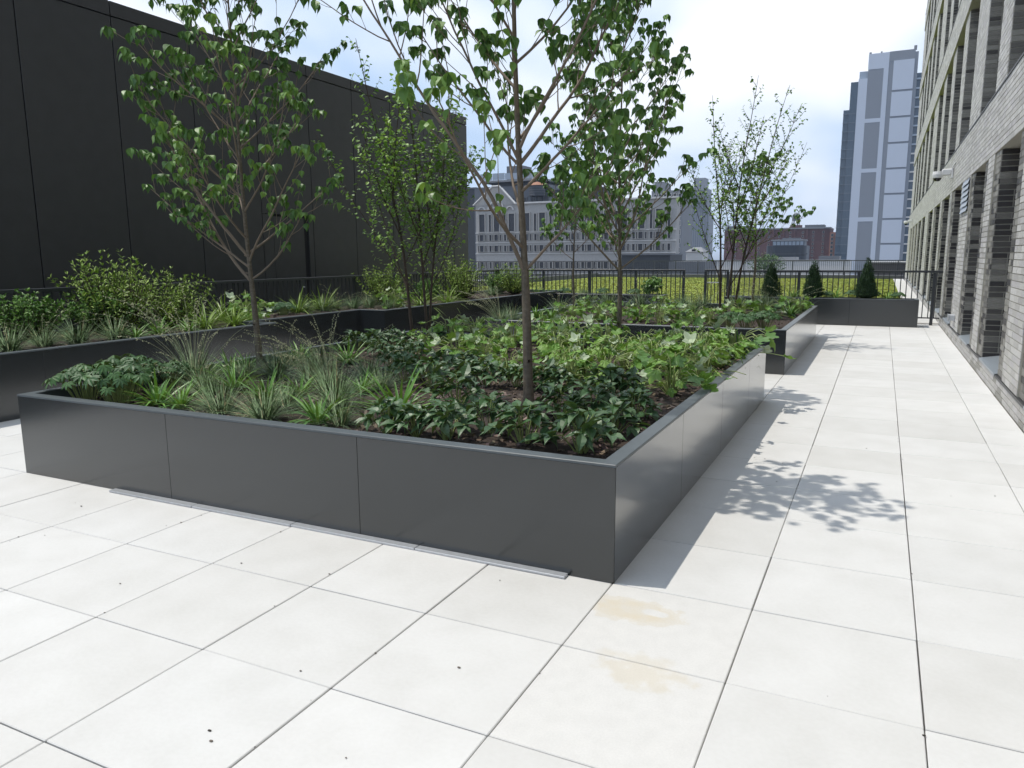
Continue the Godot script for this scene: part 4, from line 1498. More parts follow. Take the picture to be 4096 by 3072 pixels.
func make_city() -> void:
	M.far_pane = mat(lin(0.03, 0.034, 0.045), 0.15)
	M.stone = mat(lin(0.43, 0.42, 0.41), 0.85, 0.0, M.gtex, 0.2)
	M.stone_light = mat(lin(0.55, 0.54, 0.53), 0.8)
	M.dark_far = mat(lin(0.05, 0.055, 0.065), 0.6, 0.0, M.gtex, 0.1)
	M.slate = mat(lin(0.12, 0.13, 0.15), 0.6)
	M.glass_wall = mat(lin(0.06, 0.085, 0.115), 0.12)
	M.glass_band = mat(lin(0.10, 0.125, 0.155), 0.25)
	M.tower_white = mat(lin(0.50, 0.54, 0.62), 0.5)
	M.tower_grey = mat(lin(0.21, 0.225, 0.255), 0.55)
	M.red_brick = mat(lin(0.115, 0.045, 0.04), 0.9, 0.0, M.gtex, 0.05)
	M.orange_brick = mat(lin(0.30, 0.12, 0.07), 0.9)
	M.copper = mat(lin(0.30, 0.14, 0.08), 0.7)
	M.concrete = mat(lin(0.22, 0.225, 0.24), 0.85)
	M.dark_glass = mat(lin(0.018, 0.022, 0.032), 0.35)
	M.cream = mat(lin(0.30, 0.26, 0.235), 0.85)
	M.balc = mat(lin(0.30, 0.35, 0.42), 0.3)
	var t: Node3D
	var b: MB
	t = thing("residential_tower", "tall pale panelled tower with dark glass sides beyond the terrace", "tower")
	far_box(t, "core", M.tower_grey, Vector3(-12.50, -29.80, -425.12), Vector3(8.88, 96.20, -445.00))
	far_box(t, "left_shaft", M.tower_white, Vector3(-16.50, -29.80, -425.15), Vector3(-12.38, 86.08, -442.50))
	far_box(t, "upper_face", M.tower_white, Vector3(-12.62, 90.07, -425.00), Vector3(-3.55, 97.20, -425.25))
	far_box(t, "roof_edge", M.tower_grey, Vector3(-3.55, 92.95, -425.00), Vector3(7.50, 97.33, -425.25))
	far_box(t, "white_strip", M.tower_white, Vector3(-5.70, -29.80, -425.00), Vector3(-3.55, 90.07, -425.25))
	far_box(t, "grey_panel", M.tower_grey, Vector3(-12.38, 67.05, -425.05), Vector3(-5.75, 90.05, -425.30))
	far_box(t, "white_band", M.tower_white, Vector3(-12.50, 65.20, -425.00), Vector3(-5.70, 67.05, -425.25))
	far_box(t, "grey_panel", M.tower_grey, Vector3(-12.38, 43.30, -425.05), Vector3(-5.75, 65.20, -425.30))
	far_box(t, "white_band", M.tower_white, Vector3(-12.50, 41.45, -425.00), Vector3(-5.70, 43.30, -425.25))
	far_box(t, "grey_panel", M.tower_grey, Vector3(-12.38, 19.70, -425.05), Vector3(-5.75, 41.45, -425.30))
	far_box(t, "white_band", M.tower_white, Vector3(-12.50, 17.70, -425.00), Vector3(-5.70, 19.70, -425.25))
	far_box(t, "grey_panel", M.tower_grey, Vector3(-12.38, -4.30, -425.05), Vector3(-5.75, 17.70, -425.30))
	far_box(t, "white_panel", M.tower_white, Vector3(-1.50, 79.45, -424.75), Vector3(7.38, 92.95, -425.25))
	far_box(t, "white_panel", M.tower_white, Vector3(-1.50, 67.37, -424.75), Vector3(7.38, 78.50, -425.25))
	far_box(t, "white_panel", M.tower_white, Vector3(-1.50, 55.30, -424.75), Vector3(7.38, 66.42, -425.25))
	far_box(t, "white_panel", M.tower_white, Vector3(-1.50, 43.23, -424.75), Vector3(7.38, 54.35, -425.25))
	far_box(t, "white_panel", M.tower_white, Vector3(-1.50, 31.15, -424.75), Vector3(7.38, 42.28, -425.25))
	far_box(t, "white_panel", M.tower_white, Vector3(-1.50, 19.07, -424.75), Vector3(7.38, 30.20, -425.25))
	far_box(t, "white_panel", M.tower_white, Vector3(-1.50, 7.00, -424.75), Vector3(7.38, 18.12, -425.25))
	far_box(t, "white_panel", M.tower_white, Vector3(-1.50, -5.08, -424.75), Vector3(7.38, 6.05, -425.25))
	far_box(t, "white_panel", M.tower_white, Vector3(-1.50, -17.15, -424.75), Vector3(7.38, -6.03, -425.25))
	far_box(t, "glass_wing", M.glass_wall, Vector3(-19.88, -29.80, -426.00), Vector3(-16.55, 85.07, -442.50))
	far_box(t, "glass_wing", M.glass_wall, Vector3(-22.50, -29.80, -426.75), Vector3(-19.93, 72.20, -442.50))
	far_box(t, "floor_band", M.glass_band, Vector3(-22.55, 69.95, -425.88), Vector3(-16.50, 70.35, -427.00))
	far_box(t, "floor_band", M.glass_band, Vector3(-22.55, 65.70, -425.88), Vector3(-16.50, 66.10, -427.00))
	far_box(t, "floor_band", M.glass_band, Vector3(-22.55, 61.45, -425.88), Vector3(-16.50, 61.85, -427.00))
	far_box(t, "floor_band", M.glass_band, Vector3(-22.55, 57.20, -425.88), Vector3(-16.50, 57.60, -427.00))
	far_box(t, "floor_band", M.glass_band, Vector3(-22.55, 52.95, -425.88), Vector3(-16.50, 53.35, -427.00))
	far_box(t, "floor_band", M.glass_band, Vector3(-22.55, 48.70, -425.88), Vector3(-16.50, 49.10, -427.00))
	far_box(t, "floor_band", M.glass_band, Vector3(-22.55, 44.45, -425.88), Vector3(-16.50, 44.85, -427.00))
	far_box(t, "floor_band", M.glass_band, Vector3(-22.55, 40.20, -425.88), Vector3(-16.50, 40.60, -427.00))
	far_box(t, "floor_band", M.glass_band, Vector3(-22.55, 35.95, -425.88), Vector3(-16.50, 36.35, -427.00))
	far_box(t, "floor_band", M.glass_band, Vector3(-22.55, 31.70, -425.88), Vector3(-16.50, 32.10, -427.00))
	far_box(t, "floor_band", M.glass_band, Vector3(-22.55, 27.45, -425.88), Vector3(-16.50, 27.85, -427.00))
	far_box(t, "floor_band", M.glass_band, Vector3(-22.55, 23.20, -425.88), Vector3(-16.50, 23.60, -427.00))
	far_box(t, "floor_band", M.glass_band, Vector3(-22.55, 18.95, -425.88), Vector3(-16.50, 19.35, -427.00))
	far_box(t, "floor_band", M.glass_band, Vector3(-22.55, 14.70, -425.88), Vector3(-16.50, 15.10, -427.00))
	far_box(t, "floor_band", M.glass_band, Vector3(-22.55, 10.45, -425.88), Vector3(-16.50, 10.85, -427.00))
	far_box(t, "floor_band", M.glass_band, Vector3(-22.55, 6.20, -425.88), Vector3(-16.50, 6.60, -427.00))
	far_box(t, "floor_band", M.glass_band, Vector3(-22.55, 1.95, -425.88), Vector3(-16.50, 2.35, -427.00))
	far_box(t, "floor_band", M.glass_band, Vector3(-22.55, -2.30, -425.88), Vector3(-16.50, -1.90, -427.00))
	far_box(t, "floor_band", M.glass_band, Vector3(-22.55, -6.55, -425.88), Vector3(-16.50, -6.15, -427.00))
	far_box(t, "floor_band", M.glass_band, Vector3(-22.55, -10.80, -425.88), Vector3(-16.50, -10.40, -427.00))
	far_box(t, "floor_band", M.glass_band, Vector3(-22.55, -15.05, -425.88), Vector3(-16.50, -14.65, -427.00))
	far_box(t, "floor_band", M.glass_band, Vector3(-22.55, -19.30, -425.88), Vector3(-16.50, -18.90, -427.00))
	far_box(t, "roof_screen", M.balc, Vector3(-16.25, 86.20, -426.50), Vector3(-12.62, 89.70, -430.00))
	far_box(t, "roof_unit", M.concrete, Vector3(-12.50, 97.20, -426.00), Vector3(-11.50, 98.20, -427.50))
	far_box(t, "roof_unit", M.concrete, Vector3(-7.50, 97.20, -426.00), Vector3(-6.75, 98.08, -427.50))
	far_box(t, "roof_unit", M.concrete, Vector3(6.75, 97.33, -426.00), Vector3(8.00, 99.20, -427.50))
	far_box(t, "glass_wing", M.glass_wall, Vector3(7.45, -29.80, -426.25), Vector3(13.00, 86.57, -445.00))
	far_box(t, "balcony", M.balc, Vector3(7.40, 83.45, -425.25), Vector3(13.00, 84.15, -426.50))
	far_box(t, "balcony", M.balc, Vector3(7.40, 79.15, -425.25), Vector3(13.00, 79.85, -426.50))
	far_box(t, "balcony", M.balc, Vector3(7.40, 74.85, -425.25), Vector3(13.00, 75.55, -426.50))
	far_box(t, "balcony", M.balc, Vector3(7.40, 70.55, -425.25), Vector3(13.00, 71.25, -426.50))
	far_box(t, "balcony", M.balc, Vector3(7.40, 66.25, -425.25), Vector3(13.00, 66.95, -426.50))
	far_box(t, "balcony", M.balc, Vector3(7.40, 61.95, -425.25), Vector3(13.00, 62.65, -426.50))
	far_box(t, "balcony", M.balc, Vector3(7.40, 57.65, -425.25), Vector3(13.00, 58.35, -426.50))
	far_box(t, "balcony", M.balc, Vector3(7.40, 53.35, -425.25), Vector3(13.00, 54.05, -426.50))
	far_box(t, "balcony", M.stone_light, Vector3(7.40, 49.05, -425.25), Vector3(13.00, 49.75, -426.50))
	far_box(t, "balcony", M.stone_light, Vector3(7.40, 44.75, -425.25), Vector3(13.00, 45.45, -426.50))
	far_box(t, "balcony", M.stone_light, Vector3(7.40, 40.45, -425.25), Vector3(13.00, 41.15, -426.50))
	far_box(t, "balcony", M.stone_light, Vector3(7.40, 36.15, -425.25), Vector3(13.00, 36.85, -426.50))
	far_box(t, "balcony", M.stone_light, Vector3(7.40, 31.85, -425.25), Vector3(13.00, 32.55, -426.50))
	far_box(t, "balcony", M.stone_light, Vector3(7.40, 27.55, -425.25), Vector3(13.00, 28.25, -426.50))
	far_box(t, "balcony", M.stone_light, Vector3(7.40, 23.25, -425.25), Vector3(13.00, 23.95, -426.50))
	far_box(t, "balcony", M.stone_light, Vector3(7.40, 18.95, -425.25), Vector3(13.00, 19.65, -426.50))
	far_box(t, "balcony", M.stone_light, Vector3(7.40, 14.65, -425.25), Vector3(13.00, 15.35, -426.50))
	far_box(t, "balcony", M.stone_light, Vector3(7.40, 10.35, -425.25), Vector3(13.00, 11.05, -426.50))
	far_box(t, "balcony", M.stone_light, Vector3(7.40, 6.05, -425.25), Vector3(13.00, 6.75, -426.50))
	far_box(t, "balcony", M.stone_light, Vector3(7.40, 1.75, -425.25), Vector3(13.00, 2.45, -426.50))
	t = thing("school_building", "pale stone building with a pointed gable, arches and tall windows", "building")
	far_box(t, "wall", M.stone, Vector3(-59.70, -29.90, -110.00), Vector3(-27.00, 9.75, -112.00))
	b = MB.new()
	for q in [[-109.9, Vector3(0, 0, 1)], [-110.9, Vector3(0, 0, -1)]]:
		b.quad(Vector3(-59.9, 9.7, q[0]), Vector3(-52.6, 9.7, q[0]), Vector3(-55.3, 12.45, q[0]), Vector3(-56.5, 12.45, q[0]), q[1])
	b.quad(Vector3(-59.9, 9.7, -109.9), Vector3(-56.5, 12.45, -109.9), Vector3(-56.5, 12.45, -110.9), Vector3(-59.9, 9.7, -110.9), Vector3(-0.7, 0.7, 0))
	b.quad(Vector3(-52.6, 9.7, -109.9), Vector3(-55.3, 12.45, -109.9), Vector3(-55.3, 12.45, -110.9), Vector3(-52.6, 9.7, -110.9), Vector3(0.7, 0.7, 0))
	b.quad(Vector3(-56.5, 12.45, -109.9), Vector3(-55.3, 12.45, -109.9), Vector3(-55.3, 12.45, -110.9), Vector3(-56.5, 12.45, -110.9), Vector3(0, 1, 0))
	put(b, M.stone, "gable", t)
	b = MB.new()
	for q in [[Vector3(-60.0, 9.75, -109.7), Vector3(-56.5, 12.6, -109.7)], [Vector3(-52.5, 9.75, -109.7), Vector3(-55.3, 12.6, -109.7)], [Vector3(-56.6, 12.6, -109.7), Vector3(-55.2, 12.6, -109.7)]]:
		b.tube([q[0], q[1]], [0.14, 0.14], 6)
	put(b, M.stone_light, "gable_coping", t)
	b = MB.new()
	half_ring(b, Vector3(-56.0, 8.9, -109.9), 1.25, 0.22, 0.18)
	put(b, M.stone_light, "arch", t)
	b = MB.new()
	half_ring(b, Vector3(-56.0, 8.9, -109.9), 0.45, 0.16, 0.16)
	put(b, M.stone_light, "arch", t)
	for xx in [-58.55, -53.5]:
		b = MB.new()
		half_ring(b, Vector3(xx, 8.85, -109.95), 0.5, 0.18, 0.2)
		put(b, M.stone_light, "arch", t)
	b = MB.new()
	b.box(Vector3(-52.5, 9.75, -109.7), Vector3(-26.9, 10.0, -111))
	put(b, M.stone_light, "cornice", t)
	for yy in [5.3, 3.75, 2.0]:
		b = MB.new()
		b.box(Vector3(-59.75, yy, -109.85), Vector3(-26.95, yy + 0.16, -110.0))
		put(b, M.stone_light, "string_course", t)
	var xw := -59.0
	while xw < -28.0:
		far_window(t, xw, xw + 0.98, 5.55, 8.3, -110.0, 0.13, M.stone)
		far_window(t, xw + 1.75, xw + 2.13, 5.55, 8.2, -110.0, 0.1, M.stone)
		for yy in [4.12, 2.4, -0.2]:
			far_window(t, xw - 0.3, xw - 0.12, yy, yy + 0.95, -110.0, 0.06, M.stone)
			far_window(t, xw + 0.06, xw + 0.72, yy, yy + 0.95, -110.0, 0.06, M.stone)
			far_window(t, xw + 1.05, xw + 1.3, yy, yy + 0.95, -110.0, 0.06, M.stone)
			far_window(t, xw + 1.8, xw + 2.2, yy, yy + 0.95, -110.0, 0.06, M.stone)
		xw += 2.64
	b = MB.new()
	b.lathe([Vector2(0.0, 0.1), Vector2(0.36, 0.1), Vector2(0.36, -0.1)], Vector3.ZERO, 20)
	var rose := put(b, M.far_pane, "round_window", t)
	rose.position = Vector3(-30.77, 7.69, -109.95)
	rose.rotation_degrees.x = 90
	t = thing("dark_apartment_block", "dark building with a glass roof balustrade behind the stone gable", "building")
	far_box(t, "wall", M.slate, Vector3(-99.00, -30.24, -181.20), Vector3(-77.28, 19.58, -198.00))
	far_box(t, "upper_storey", M.dark_far, Vector3(-93.84, 19.58, -181.80), Vector3(-79.80, 20.66, -196.80))
	far_box(t, "roof_slab", M.concrete, Vector3(-96.24, 20.60, -180.00), Vector3(-78.36, 21.08, -198.00))
	far_box(t, "glass_panel", M.balc, Vector3(-96.18, 21.14, -180.00), Vector3(-94.51, 22.82, -180.07))
	far_box(t, "glass_panel", M.balc, Vector3(-94.39, 21.14, -180.00), Vector3(-92.72, 22.82, -180.07))
	far_box(t, "glass_panel", M.balc, Vector3(-92.60, 21.14, -180.00), Vector3(-90.94, 22.82, -180.07))
	far_box(t, "glass_panel", M.balc, Vector3(-90.82, 21.14, -180.00), Vector3(-89.15, 22.82, -180.07))
	far_box(t, "glass_panel", M.balc, Vector3(-89.03, 21.14, -180.00), Vector3(-87.36, 22.73, -180.07))
	far_box(t, "glass_panel", M.balc, Vector3(-87.24, 21.14, -180.00), Vector3(-85.57, 22.64, -180.07))
	far_box(t, "glass_panel", M.balc, Vector3(-85.45, 21.14, -180.00), Vector3(-83.78, 22.54, -180.07))
	far_box(t, "glass_panel", M.balc, Vector3(-83.66, 21.14, -180.00), Vector3(-82.00, 22.45, -180.07))
	far_box(t, "glass_panel", M.balc, Vector3(-81.88, 21.14, -180.00), Vector3(-80.21, 22.36, -180.07))
	far_box(t, "glass_panel", M.balc, Vector3(-80.09, 21.14, -180.00), Vector3(-78.42, 22.27, -180.07))
	far_box(t, "bulkhead", M.slate, Vector3(-89.40, 21.14, -181.80), Vector3(-84.72, 24.62, -187.20))
	far_box(t, "chimney", M.concrete, Vector3(-88.80, 24.62, -182.40), Vector3(-88.44, 25.10, -182.88))
	far_window(t, -87.60, -86.88, 14.30, 16.46, -181.20, 0.15, M.slate)
	far_window(t, -85.80, -85.08, 14.30, 16.46, -181.20, 0.15, M.slate)
	far_window(t, -84.00, -83.28, 14.30, 16.46, -181.20, 0.15, M.slate)
	far_window(t, -82.20, -81.48, 14.30, 16.46, -181.20, 0.15, M.slate)
	t = thing("water_tank", "dark wooden roof tank with a copper cone roof", "water tank")
	b = MB.new()
	b.lathe([Vector2(2.0, 0), Vector2(2.05, 2.6), Vector2(0.0, 2.6)], Vector3(-79.5, 16.5, -179), 20)
	put(b, M.dark_far, "tank", t)
	b = MB.new()
	b.lathe([Vector2(2.3, 2.6), Vector2(1.0, 3.3), Vector2(0.0, 3.6)], Vector3(-79.5, 16.52, -179), 20)
	put(b, M.copper, "cone_roof", t)
	for i in 6:
		b = MB.new()
		var a := TAU * i / 6
		b.box(Vector3(-79.6 + 1.6 * cos(a), -29.9, -179.1 + 1.6 * sin(a)), Vector3(-79.4 + 1.6 * cos(a), 16.5, -178.9 + 1.6 * sin(a)))
		put(b, M.dark_far, "leg", t)
	for i in 4:
		b = MB.new()
		b.lathe([Vector2(2.07, 0), Vector2(2.09, 0.05), Vector2(2.07, 0.1)], Vector3(-79.5, 16.8 + i * 0.6, -179), 20)
		put(b, M.slate, "hoop", t)
	t = thing("dark_rooftop_block", "black flat-topped block right of the copper-roofed tank", "building")
	far_box(t, "wall", M.dark_far, Vector3(-72.91, -30.15, -173.07), Vector3(-59.80, 17.34, -184.00))
	far_box(t, "coping", M.slate, Vector3(-73.02, 17.34, -172.84), Vector3(-59.68, 17.57, -184.00))
	t = thing("narrow_block", "narrow dark blue block between the panel wall and the stone building", "building")
	far_box(t, "wall", M.dark_far, Vector3(-84.00, -29.00, -150.00), Vector3(-81.30, 16.30, -158.00))
	far_box(t, "corner_pier", M.slate, Vector3(-81.65, -29.00, -149.90), Vector3(-81.28, 16.40, -158.10))
	far_box(t, "coping", M.slate, Vector3(-84.10, 16.30, -149.80), Vector3(-81.20, 16.60, -158.10))
	t = thing("grey_apartment_block", "pale grey block behind the middle tree's crown", "building")
	far_box(t, "wall", M.concrete, Vector3(-83.85, -30.85, -300.00), Vector3(-71.40, 26.60, -318.00))
	far_box(t, "tower", M.concrete, Vector3(-83.70, 26.60, -303.00), Vector3(-79.95, 30.35, -315.00))
	far_window(t, -82.80, -81.75, 23.45, 25.25, -300.00, 0.12, M.stone_light)
	far_window(t, -82.80, -81.75, 20.00, 21.80, -300.00, 0.12, M.stone_light)
	far_window(t, -82.80, -81.75, 16.55, 18.35, -300.00, 0.12, M.stone_light)
	far_window(t, -82.80, -81.75, 13.10, 14.90, -300.00, 0.12, M.stone_light)
	far_window(t, -82.80, -81.75, 9.65, 11.45, -300.00, 0.12, M.stone_light)
	far_window(t, -82.80, -81.75, 6.20, 8.00, -300.00, 0.12, M.stone_light)
	far_window(t, -82.80, -81.75, 2.75, 4.55, -300.00, 0.12, M.stone_light)
	far_window(t, -80.85, -79.80, 23.45, 25.25, -300.00, 0.12, M.stone_light)
	far_window(t, -80.85, -79.80, 20.00, 21.80, -300.00, 0.12, M.stone_light)
	far_window(t, -80.85, -79.80, 16.55, 18.35, -300.00, 0.12, M.stone_light)
	far_window(t, -80.85, -79.80, 13.10, 14.90, -300.00, 0.12, M.stone_light)
	far_window(t, -80.85, -79.80, 9.65, 11.45, -300.00, 0.12, M.stone_light)
	far_window(t, -80.85, -79.80, 6.20, 8.00, -300.00, 0.12, M.stone_light)
	far_window(t, -80.85, -79.80, 2.75, 4.55, -300.00, 0.12, M.stone_light)
	far_window(t, -78.90, -77.85, 23.45, 25.25, -300.00, 0.12, M.stone_light)
	far_window(t, -78.90, -77.85, 20.00, 21.80, -300.00, 0.12, M.stone_light)
	far_window(t, -78.90, -77.85, 16.55, 18.35, -300.00, 0.12, M.stone_light)
	far_window(t, -78.90, -77.85, 13.10, 14.90, -300.00, 0.12, M.stone_light)
	far_window(t, -78.90, -77.85, 9.65, 11.45, -300.00, 0.12, M.stone_light)
	far_window(t, -78.90, -77.85, 6.20, 8.00, -300.00, 0.12, M.stone_light)
	far_window(t, -78.90, -77.85, 2.75, 4.55, -300.00, 0.12, M.stone_light)
	far_window(t, -76.95, -75.90, 23.45, 25.25, -300.00, 0.12, M.stone_light)
	far_window(t, -76.95, -75.90, 20.00, 21.80, -300.00, 0.12, M.stone_light)
	far_window(t, -76.95, -75.90, 16.55, 18.35, -300.00, 0.12, M.stone_light)
	far_window(t, -76.95, -75.90, 13.10, 14.90, -300.00, 0.12, M.stone_light)
	far_window(t, -76.95, -75.90, 9.65, 11.45, -300.00, 0.12, M.stone_light)
	far_window(t, -76.95, -75.90, 6.20, 8.00, -300.00, 0.12, M.stone_light)
	far_window(t, -76.95, -75.90, 2.75, 4.55, -300.00, 0.12, M.stone_light)
	far_window(t, -75.00, -73.95, 23.45, 25.25, -300.00, 0.12, M.stone_light)
	far_window(t, -75.00, -73.95, 20.00, 21.80, -300.00, 0.12, M.stone_light)
	far_window(t, -75.00, -73.95, 16.55, 18.35, -300.00, 0.12, M.stone_light)
	far_window(t, -75.00, -73.95, 13.10, 14.90, -300.00, 0.12, M.stone_light)
	far_window(t, -75.00, -73.95, 9.65, 11.45, -300.00, 0.12, M.stone_light)
	far_window(t, -75.00, -73.95, 6.20, 8.00, -300.00, 0.12, M.stone_light)
	far_window(t, -75.00, -73.95, 2.75, 4.55, -300.00, 0.12, M.stone_light)
	far_window(t, -73.05, -72.00, 23.45, 25.25, -300.00, 0.12, M.stone_light)
	far_window(t, -73.05, -72.00, 20.00, 21.80, -300.00, 0.12, M.stone_light)
	far_window(t, -73.05, -72.00, 16.55, 18.35, -300.00, 0.12, M.stone_light)
	far_window(t, -73.05, -72.00, 13.10, 14.90, -300.00, 0.12, M.stone_light)
	far_window(t, -73.05, -72.00, 9.65, 11.45, -300.00, 0.12, M.stone_light)
	far_window(t, -73.05, -72.00, 6.20, 8.00, -300.00, 0.12, M.stone_light)
	far_window(t, -73.05, -72.00, 2.75, 4.55, -300.00, 0.12, M.stone_light)
	t = thing("slim_skyscraper", "slim hazy grey skyscraper seen through the multi-stemmed birch", "skyscraper")
	far_box(t, "shaft", M.concrete, Vector3(-181.80, -29.70, -800.00), Vector3(-165.20, 68.30, -820.00))
	far_box(t, "crown_block", M.concrete, Vector3(-179.80, 68.30, -802.00), Vector3(-168.40, 79.30, -818.00))
	far_box(t, "base_block", M.concrete, Vector3(-184.00, -29.70, -799.00), Vector3(-162.60, 44.70, -822.00))
	far_box(t, "window_strip", M.slate, Vector3(-182.80, -21.70, -798.40), Vector3(-181.90, 43.30, -799.20))
	far_box(t, "window_strip", M.slate, Vector3(-180.54, -21.70, -798.60), Vector3(-179.64, 66.90, -799.20))
	far_box(t, "window_strip", M.slate, Vector3(-178.28, -21.70, -798.60), Vector3(-177.38, 66.90, -799.20))
	far_box(t, "window_strip", M.slate, Vector3(-176.02, -21.70, -798.60), Vector3(-175.12, 66.90, -799.20))
	far_box(t, "window_strip", M.slate, Vector3(-173.76, -21.70, -798.60), Vector3(-172.86, 66.90, -799.20))
	far_box(t, "window_strip", M.slate, Vector3(-171.50, -21.70, -798.60), Vector3(-170.60, 66.90, -799.20))
	far_box(t, "window_strip", M.slate, Vector3(-169.24, -21.70, -798.60), Vector3(-168.34, 66.90, -799.20))
	far_box(t, "window_strip", M.slate, Vector3(-166.98, -21.70, -798.60), Vector3(-166.08, 66.90, -799.20))
	far_box(t, "window_strip", M.slate, Vector3(-164.72, -21.70, -798.40), Vector3(-163.82, 43.30, -799.20))
	t = thing("gabled_house", "small pale gabled roof house left of the multi-stemmed birch", "house")
	b = MB.new()
	b.box(Vector3(-32.4, -29.9, -140), Vector3(-29.4, 2.3, -145))
	put(b, M.stone_light, "wall", t)
	b = MB.new()
	b.quad(Vector3(-32.6, 2.25, -139.8), Vector3(-29.2, 2.25, -139.8), Vector3(-30.2, 3.1, -142.5), Vector3(-31.6, 3.1, -142.5), Vector3(0, 0.9, 0.4).normalized())
	b.quad(Vector3(-32.6, 2.25, -145.2), Vector3(-29.2, 2.25, -145.2), Vector3(-30.2, 3.1, -142.5), Vector3(-31.6, 3.1, -142.5), Vector3(0, 0.9, -0.4).normalized())
	b.quad(Vector3(-29.2, 2.25, -139.8), Vector3(-29.2, 2.25, -145.2), Vector3(-30.2, 3.1, -142.5), Vector3(-30.2, 3.1, -142.5), Vector3(0.7, 0.7, 0))
	b.quad(Vector3(-32.6, 2.25, -139.8), Vector3(-32.6, 2.25, -145.2), Vector3(-31.6, 3.1, -142.5), Vector3(-31.6, 3.1, -142.5), Vector3(-0.7, 0.7, 0))
	put(b, M.concrete, "roof", t)
	far_window(t, -31.4, -30.7, 2.35, 2.7, -140.2, 0.06, M.stone_light)
	t = thing("brown_low_block", "low dark brown block beyond the fence gate", "building")
	far_box(t, "wall", M.dark_far, Vector3(-33.50, -29.90, -105.00), Vector3(-26.50, 1.70, -112.00))
	far_box(t, "coping", M.slate, Vector3(-33.60, 1.70, -104.80), Vector3(-26.40, 1.85, -112.00))
	far_box(t, "annex", M.slate, Vector3(-26.40, -29.90, -104.00), Vector3(-21.50, 0.80, -112.00))
	t = thing("red_brick_block", "wide dark red brick block with cream window columns behind the conifers", "building")
	far_box(t, "wall", M.red_brick, Vector3(-80.60, -29.70, -440.00), Vector3(-26.00, 15.10, -470.00))
	far_box(t, "orange_wing", M.orange_brick, Vector3(-25.90, -29.70, -438.00), Vector3(-22.80, 13.10, -468.00))  # side wing in a paler, more orange brick colour than the main wall
	far_box(t, "cornice", M.concrete, Vector3(-81.00, 15.10, -439.40), Vector3(-25.80, 15.80, -470.00))
	far_box(t, "roof_house", M.slate, Vector3(-39.00, 15.80, -444.00), Vector3(-29.20, 17.30, -456.00))
	far_box(t, "roof_house", M.slate, Vector3(-80.00, 15.80, -444.00), Vector3(-68.00, 17.50, -460.00))
	far_window(t, -75.00, -74.28, 12.70, 13.70, -440.00, 0.14, M.cream)
	far_window(t, -75.00, -74.28, 10.66, 11.66, -440.00, 0.14, M.cream)
	far_window(t, -75.00, -74.28, 8.62, 9.62, -440.00, 0.14, M.cream)
	far_window(t, -75.00, -74.28, 6.58, 7.58, -440.00, 0.14, M.cream)
	far_window(t, -75.00, -74.28, 4.54, 5.54, -440.00, 0.14, M.cream)
	far_window(t, -75.00, -74.28, 2.50, 3.50, -440.00, 0.14, M.cream)
	far_window(t, -75.00, -74.28, 0.46, 1.46, -440.00, 0.14, M.cream)
	far_window(t, -75.00, -74.28, -1.58, -0.58, -440.00, 0.14, M.cream)
	far_window(t, -75.00, -74.28, -3.62, -2.62, -440.00, 0.14, M.cream)
	far_window(t, -75.00, -74.28, -5.66, -4.66, -440.00, 0.14, M.cream)
	far_window(t, -75.00, -74.28, -7.70, -6.70, -440.00, 0.14, M.cream)
	far_window(t, -69.00, -68.28, 12.70, 13.70, -440.00, 0.14, M.cream)
	far_window(t, -69.00, -68.28, 10.66, 11.66, -440.00, 0.14, M.cream)
	far_window(t, -69.00, -68.28, 8.62, 9.62, -440.00, 0.14, M.cream)
	far_window(t, -69.00, -68.28, 6.58, 7.58, -440.00, 0.14, M.cream)
	far_window(t, -69.00, -68.28, 4.54, 5.54, -440.00, 0.14, M.cream)
	far_window(t, -69.00, -68.28, 2.50, 3.50, -440.00, 0.14, M.cream)
	far_window(t, -69.00, -68.28, 0.46, 1.46, -440.00, 0.14, M.cream)
	far_window(t, -69.00, -68.28, -1.58, -0.58, -440.00, 0.14, M.cream)
	far_window(t, -69.00, -68.28, -3.62, -2.62, -440.00, 0.14, M.cream)
	far_window(t, -69.00, -68.28, -5.66, -4.66, -440.00, 0.14, M.cream)
	far_window(t, -69.00, -68.28, -7.70, -6.70, -440.00, 0.14, M.cream)
	far_window(t, -62.40, -61.68, 12.70, 13.70, -440.00, 0.14, M.cream)
	far_window(t, -62.40, -61.68, 10.66, 11.66, -440.00, 0.14, M.cream)
	far_window(t, -62.40, -61.68, 8.62, 9.62, -440.00, 0.14, M.cream)
	far_window(t, -62.40, -61.68, 6.58, 7.58, -440.00, 0.14, M.cream)
	far_window(t, -62.40, -61.68, 4.54, 5.54, -440.00, 0.14, M.cream)
	far_window(t, -62.40, -61.68, 2.50, 3.50, -440.00, 0.14, M.cream)
	far_window(t, -62.40, -61.68, 0.46, 1.46, -440.00, 0.14, M.cream)
	far_window(t, -62.40, -61.68, -1.58, -0.58, -440.00, 0.14, M.cream)
	far_window(t, -62.40, -61.68, -3.62, -2.62, -440.00, 0.14, M.cream)
	far_window(t, -62.40, -61.68, -5.66, -4.66, -440.00, 0.14, M.cream)
	far_window(t, -62.40, -61.68, -7.70, -6.70, -440.00, 0.14, M.cream)
	far_window(t, -57.20, -56.48, 12.70, 13.70, -440.00, 0.14, M.cream)
	far_window(t, -57.20, -56.48, 10.66, 11.66, -440.00, 0.14, M.cream)
	far_window(t, -57.20, -56.48, 8.62, 9.62, -440.00, 0.14, M.cream)
	far_window(t, -57.20, -56.48, 6.58, 7.58, -440.00, 0.14, M.cream)
	far_window(t, -57.20, -56.48, 4.54, 5.54, -440.00, 0.14, M.cream)
	far_window(t, -57.20, -56.48, 2.50, 3.50, -440.00, 0.14, M.cream)
	far_window(t, -57.20, -56.48, 0.46, 1.46, -440.00, 0.14, M.cream)
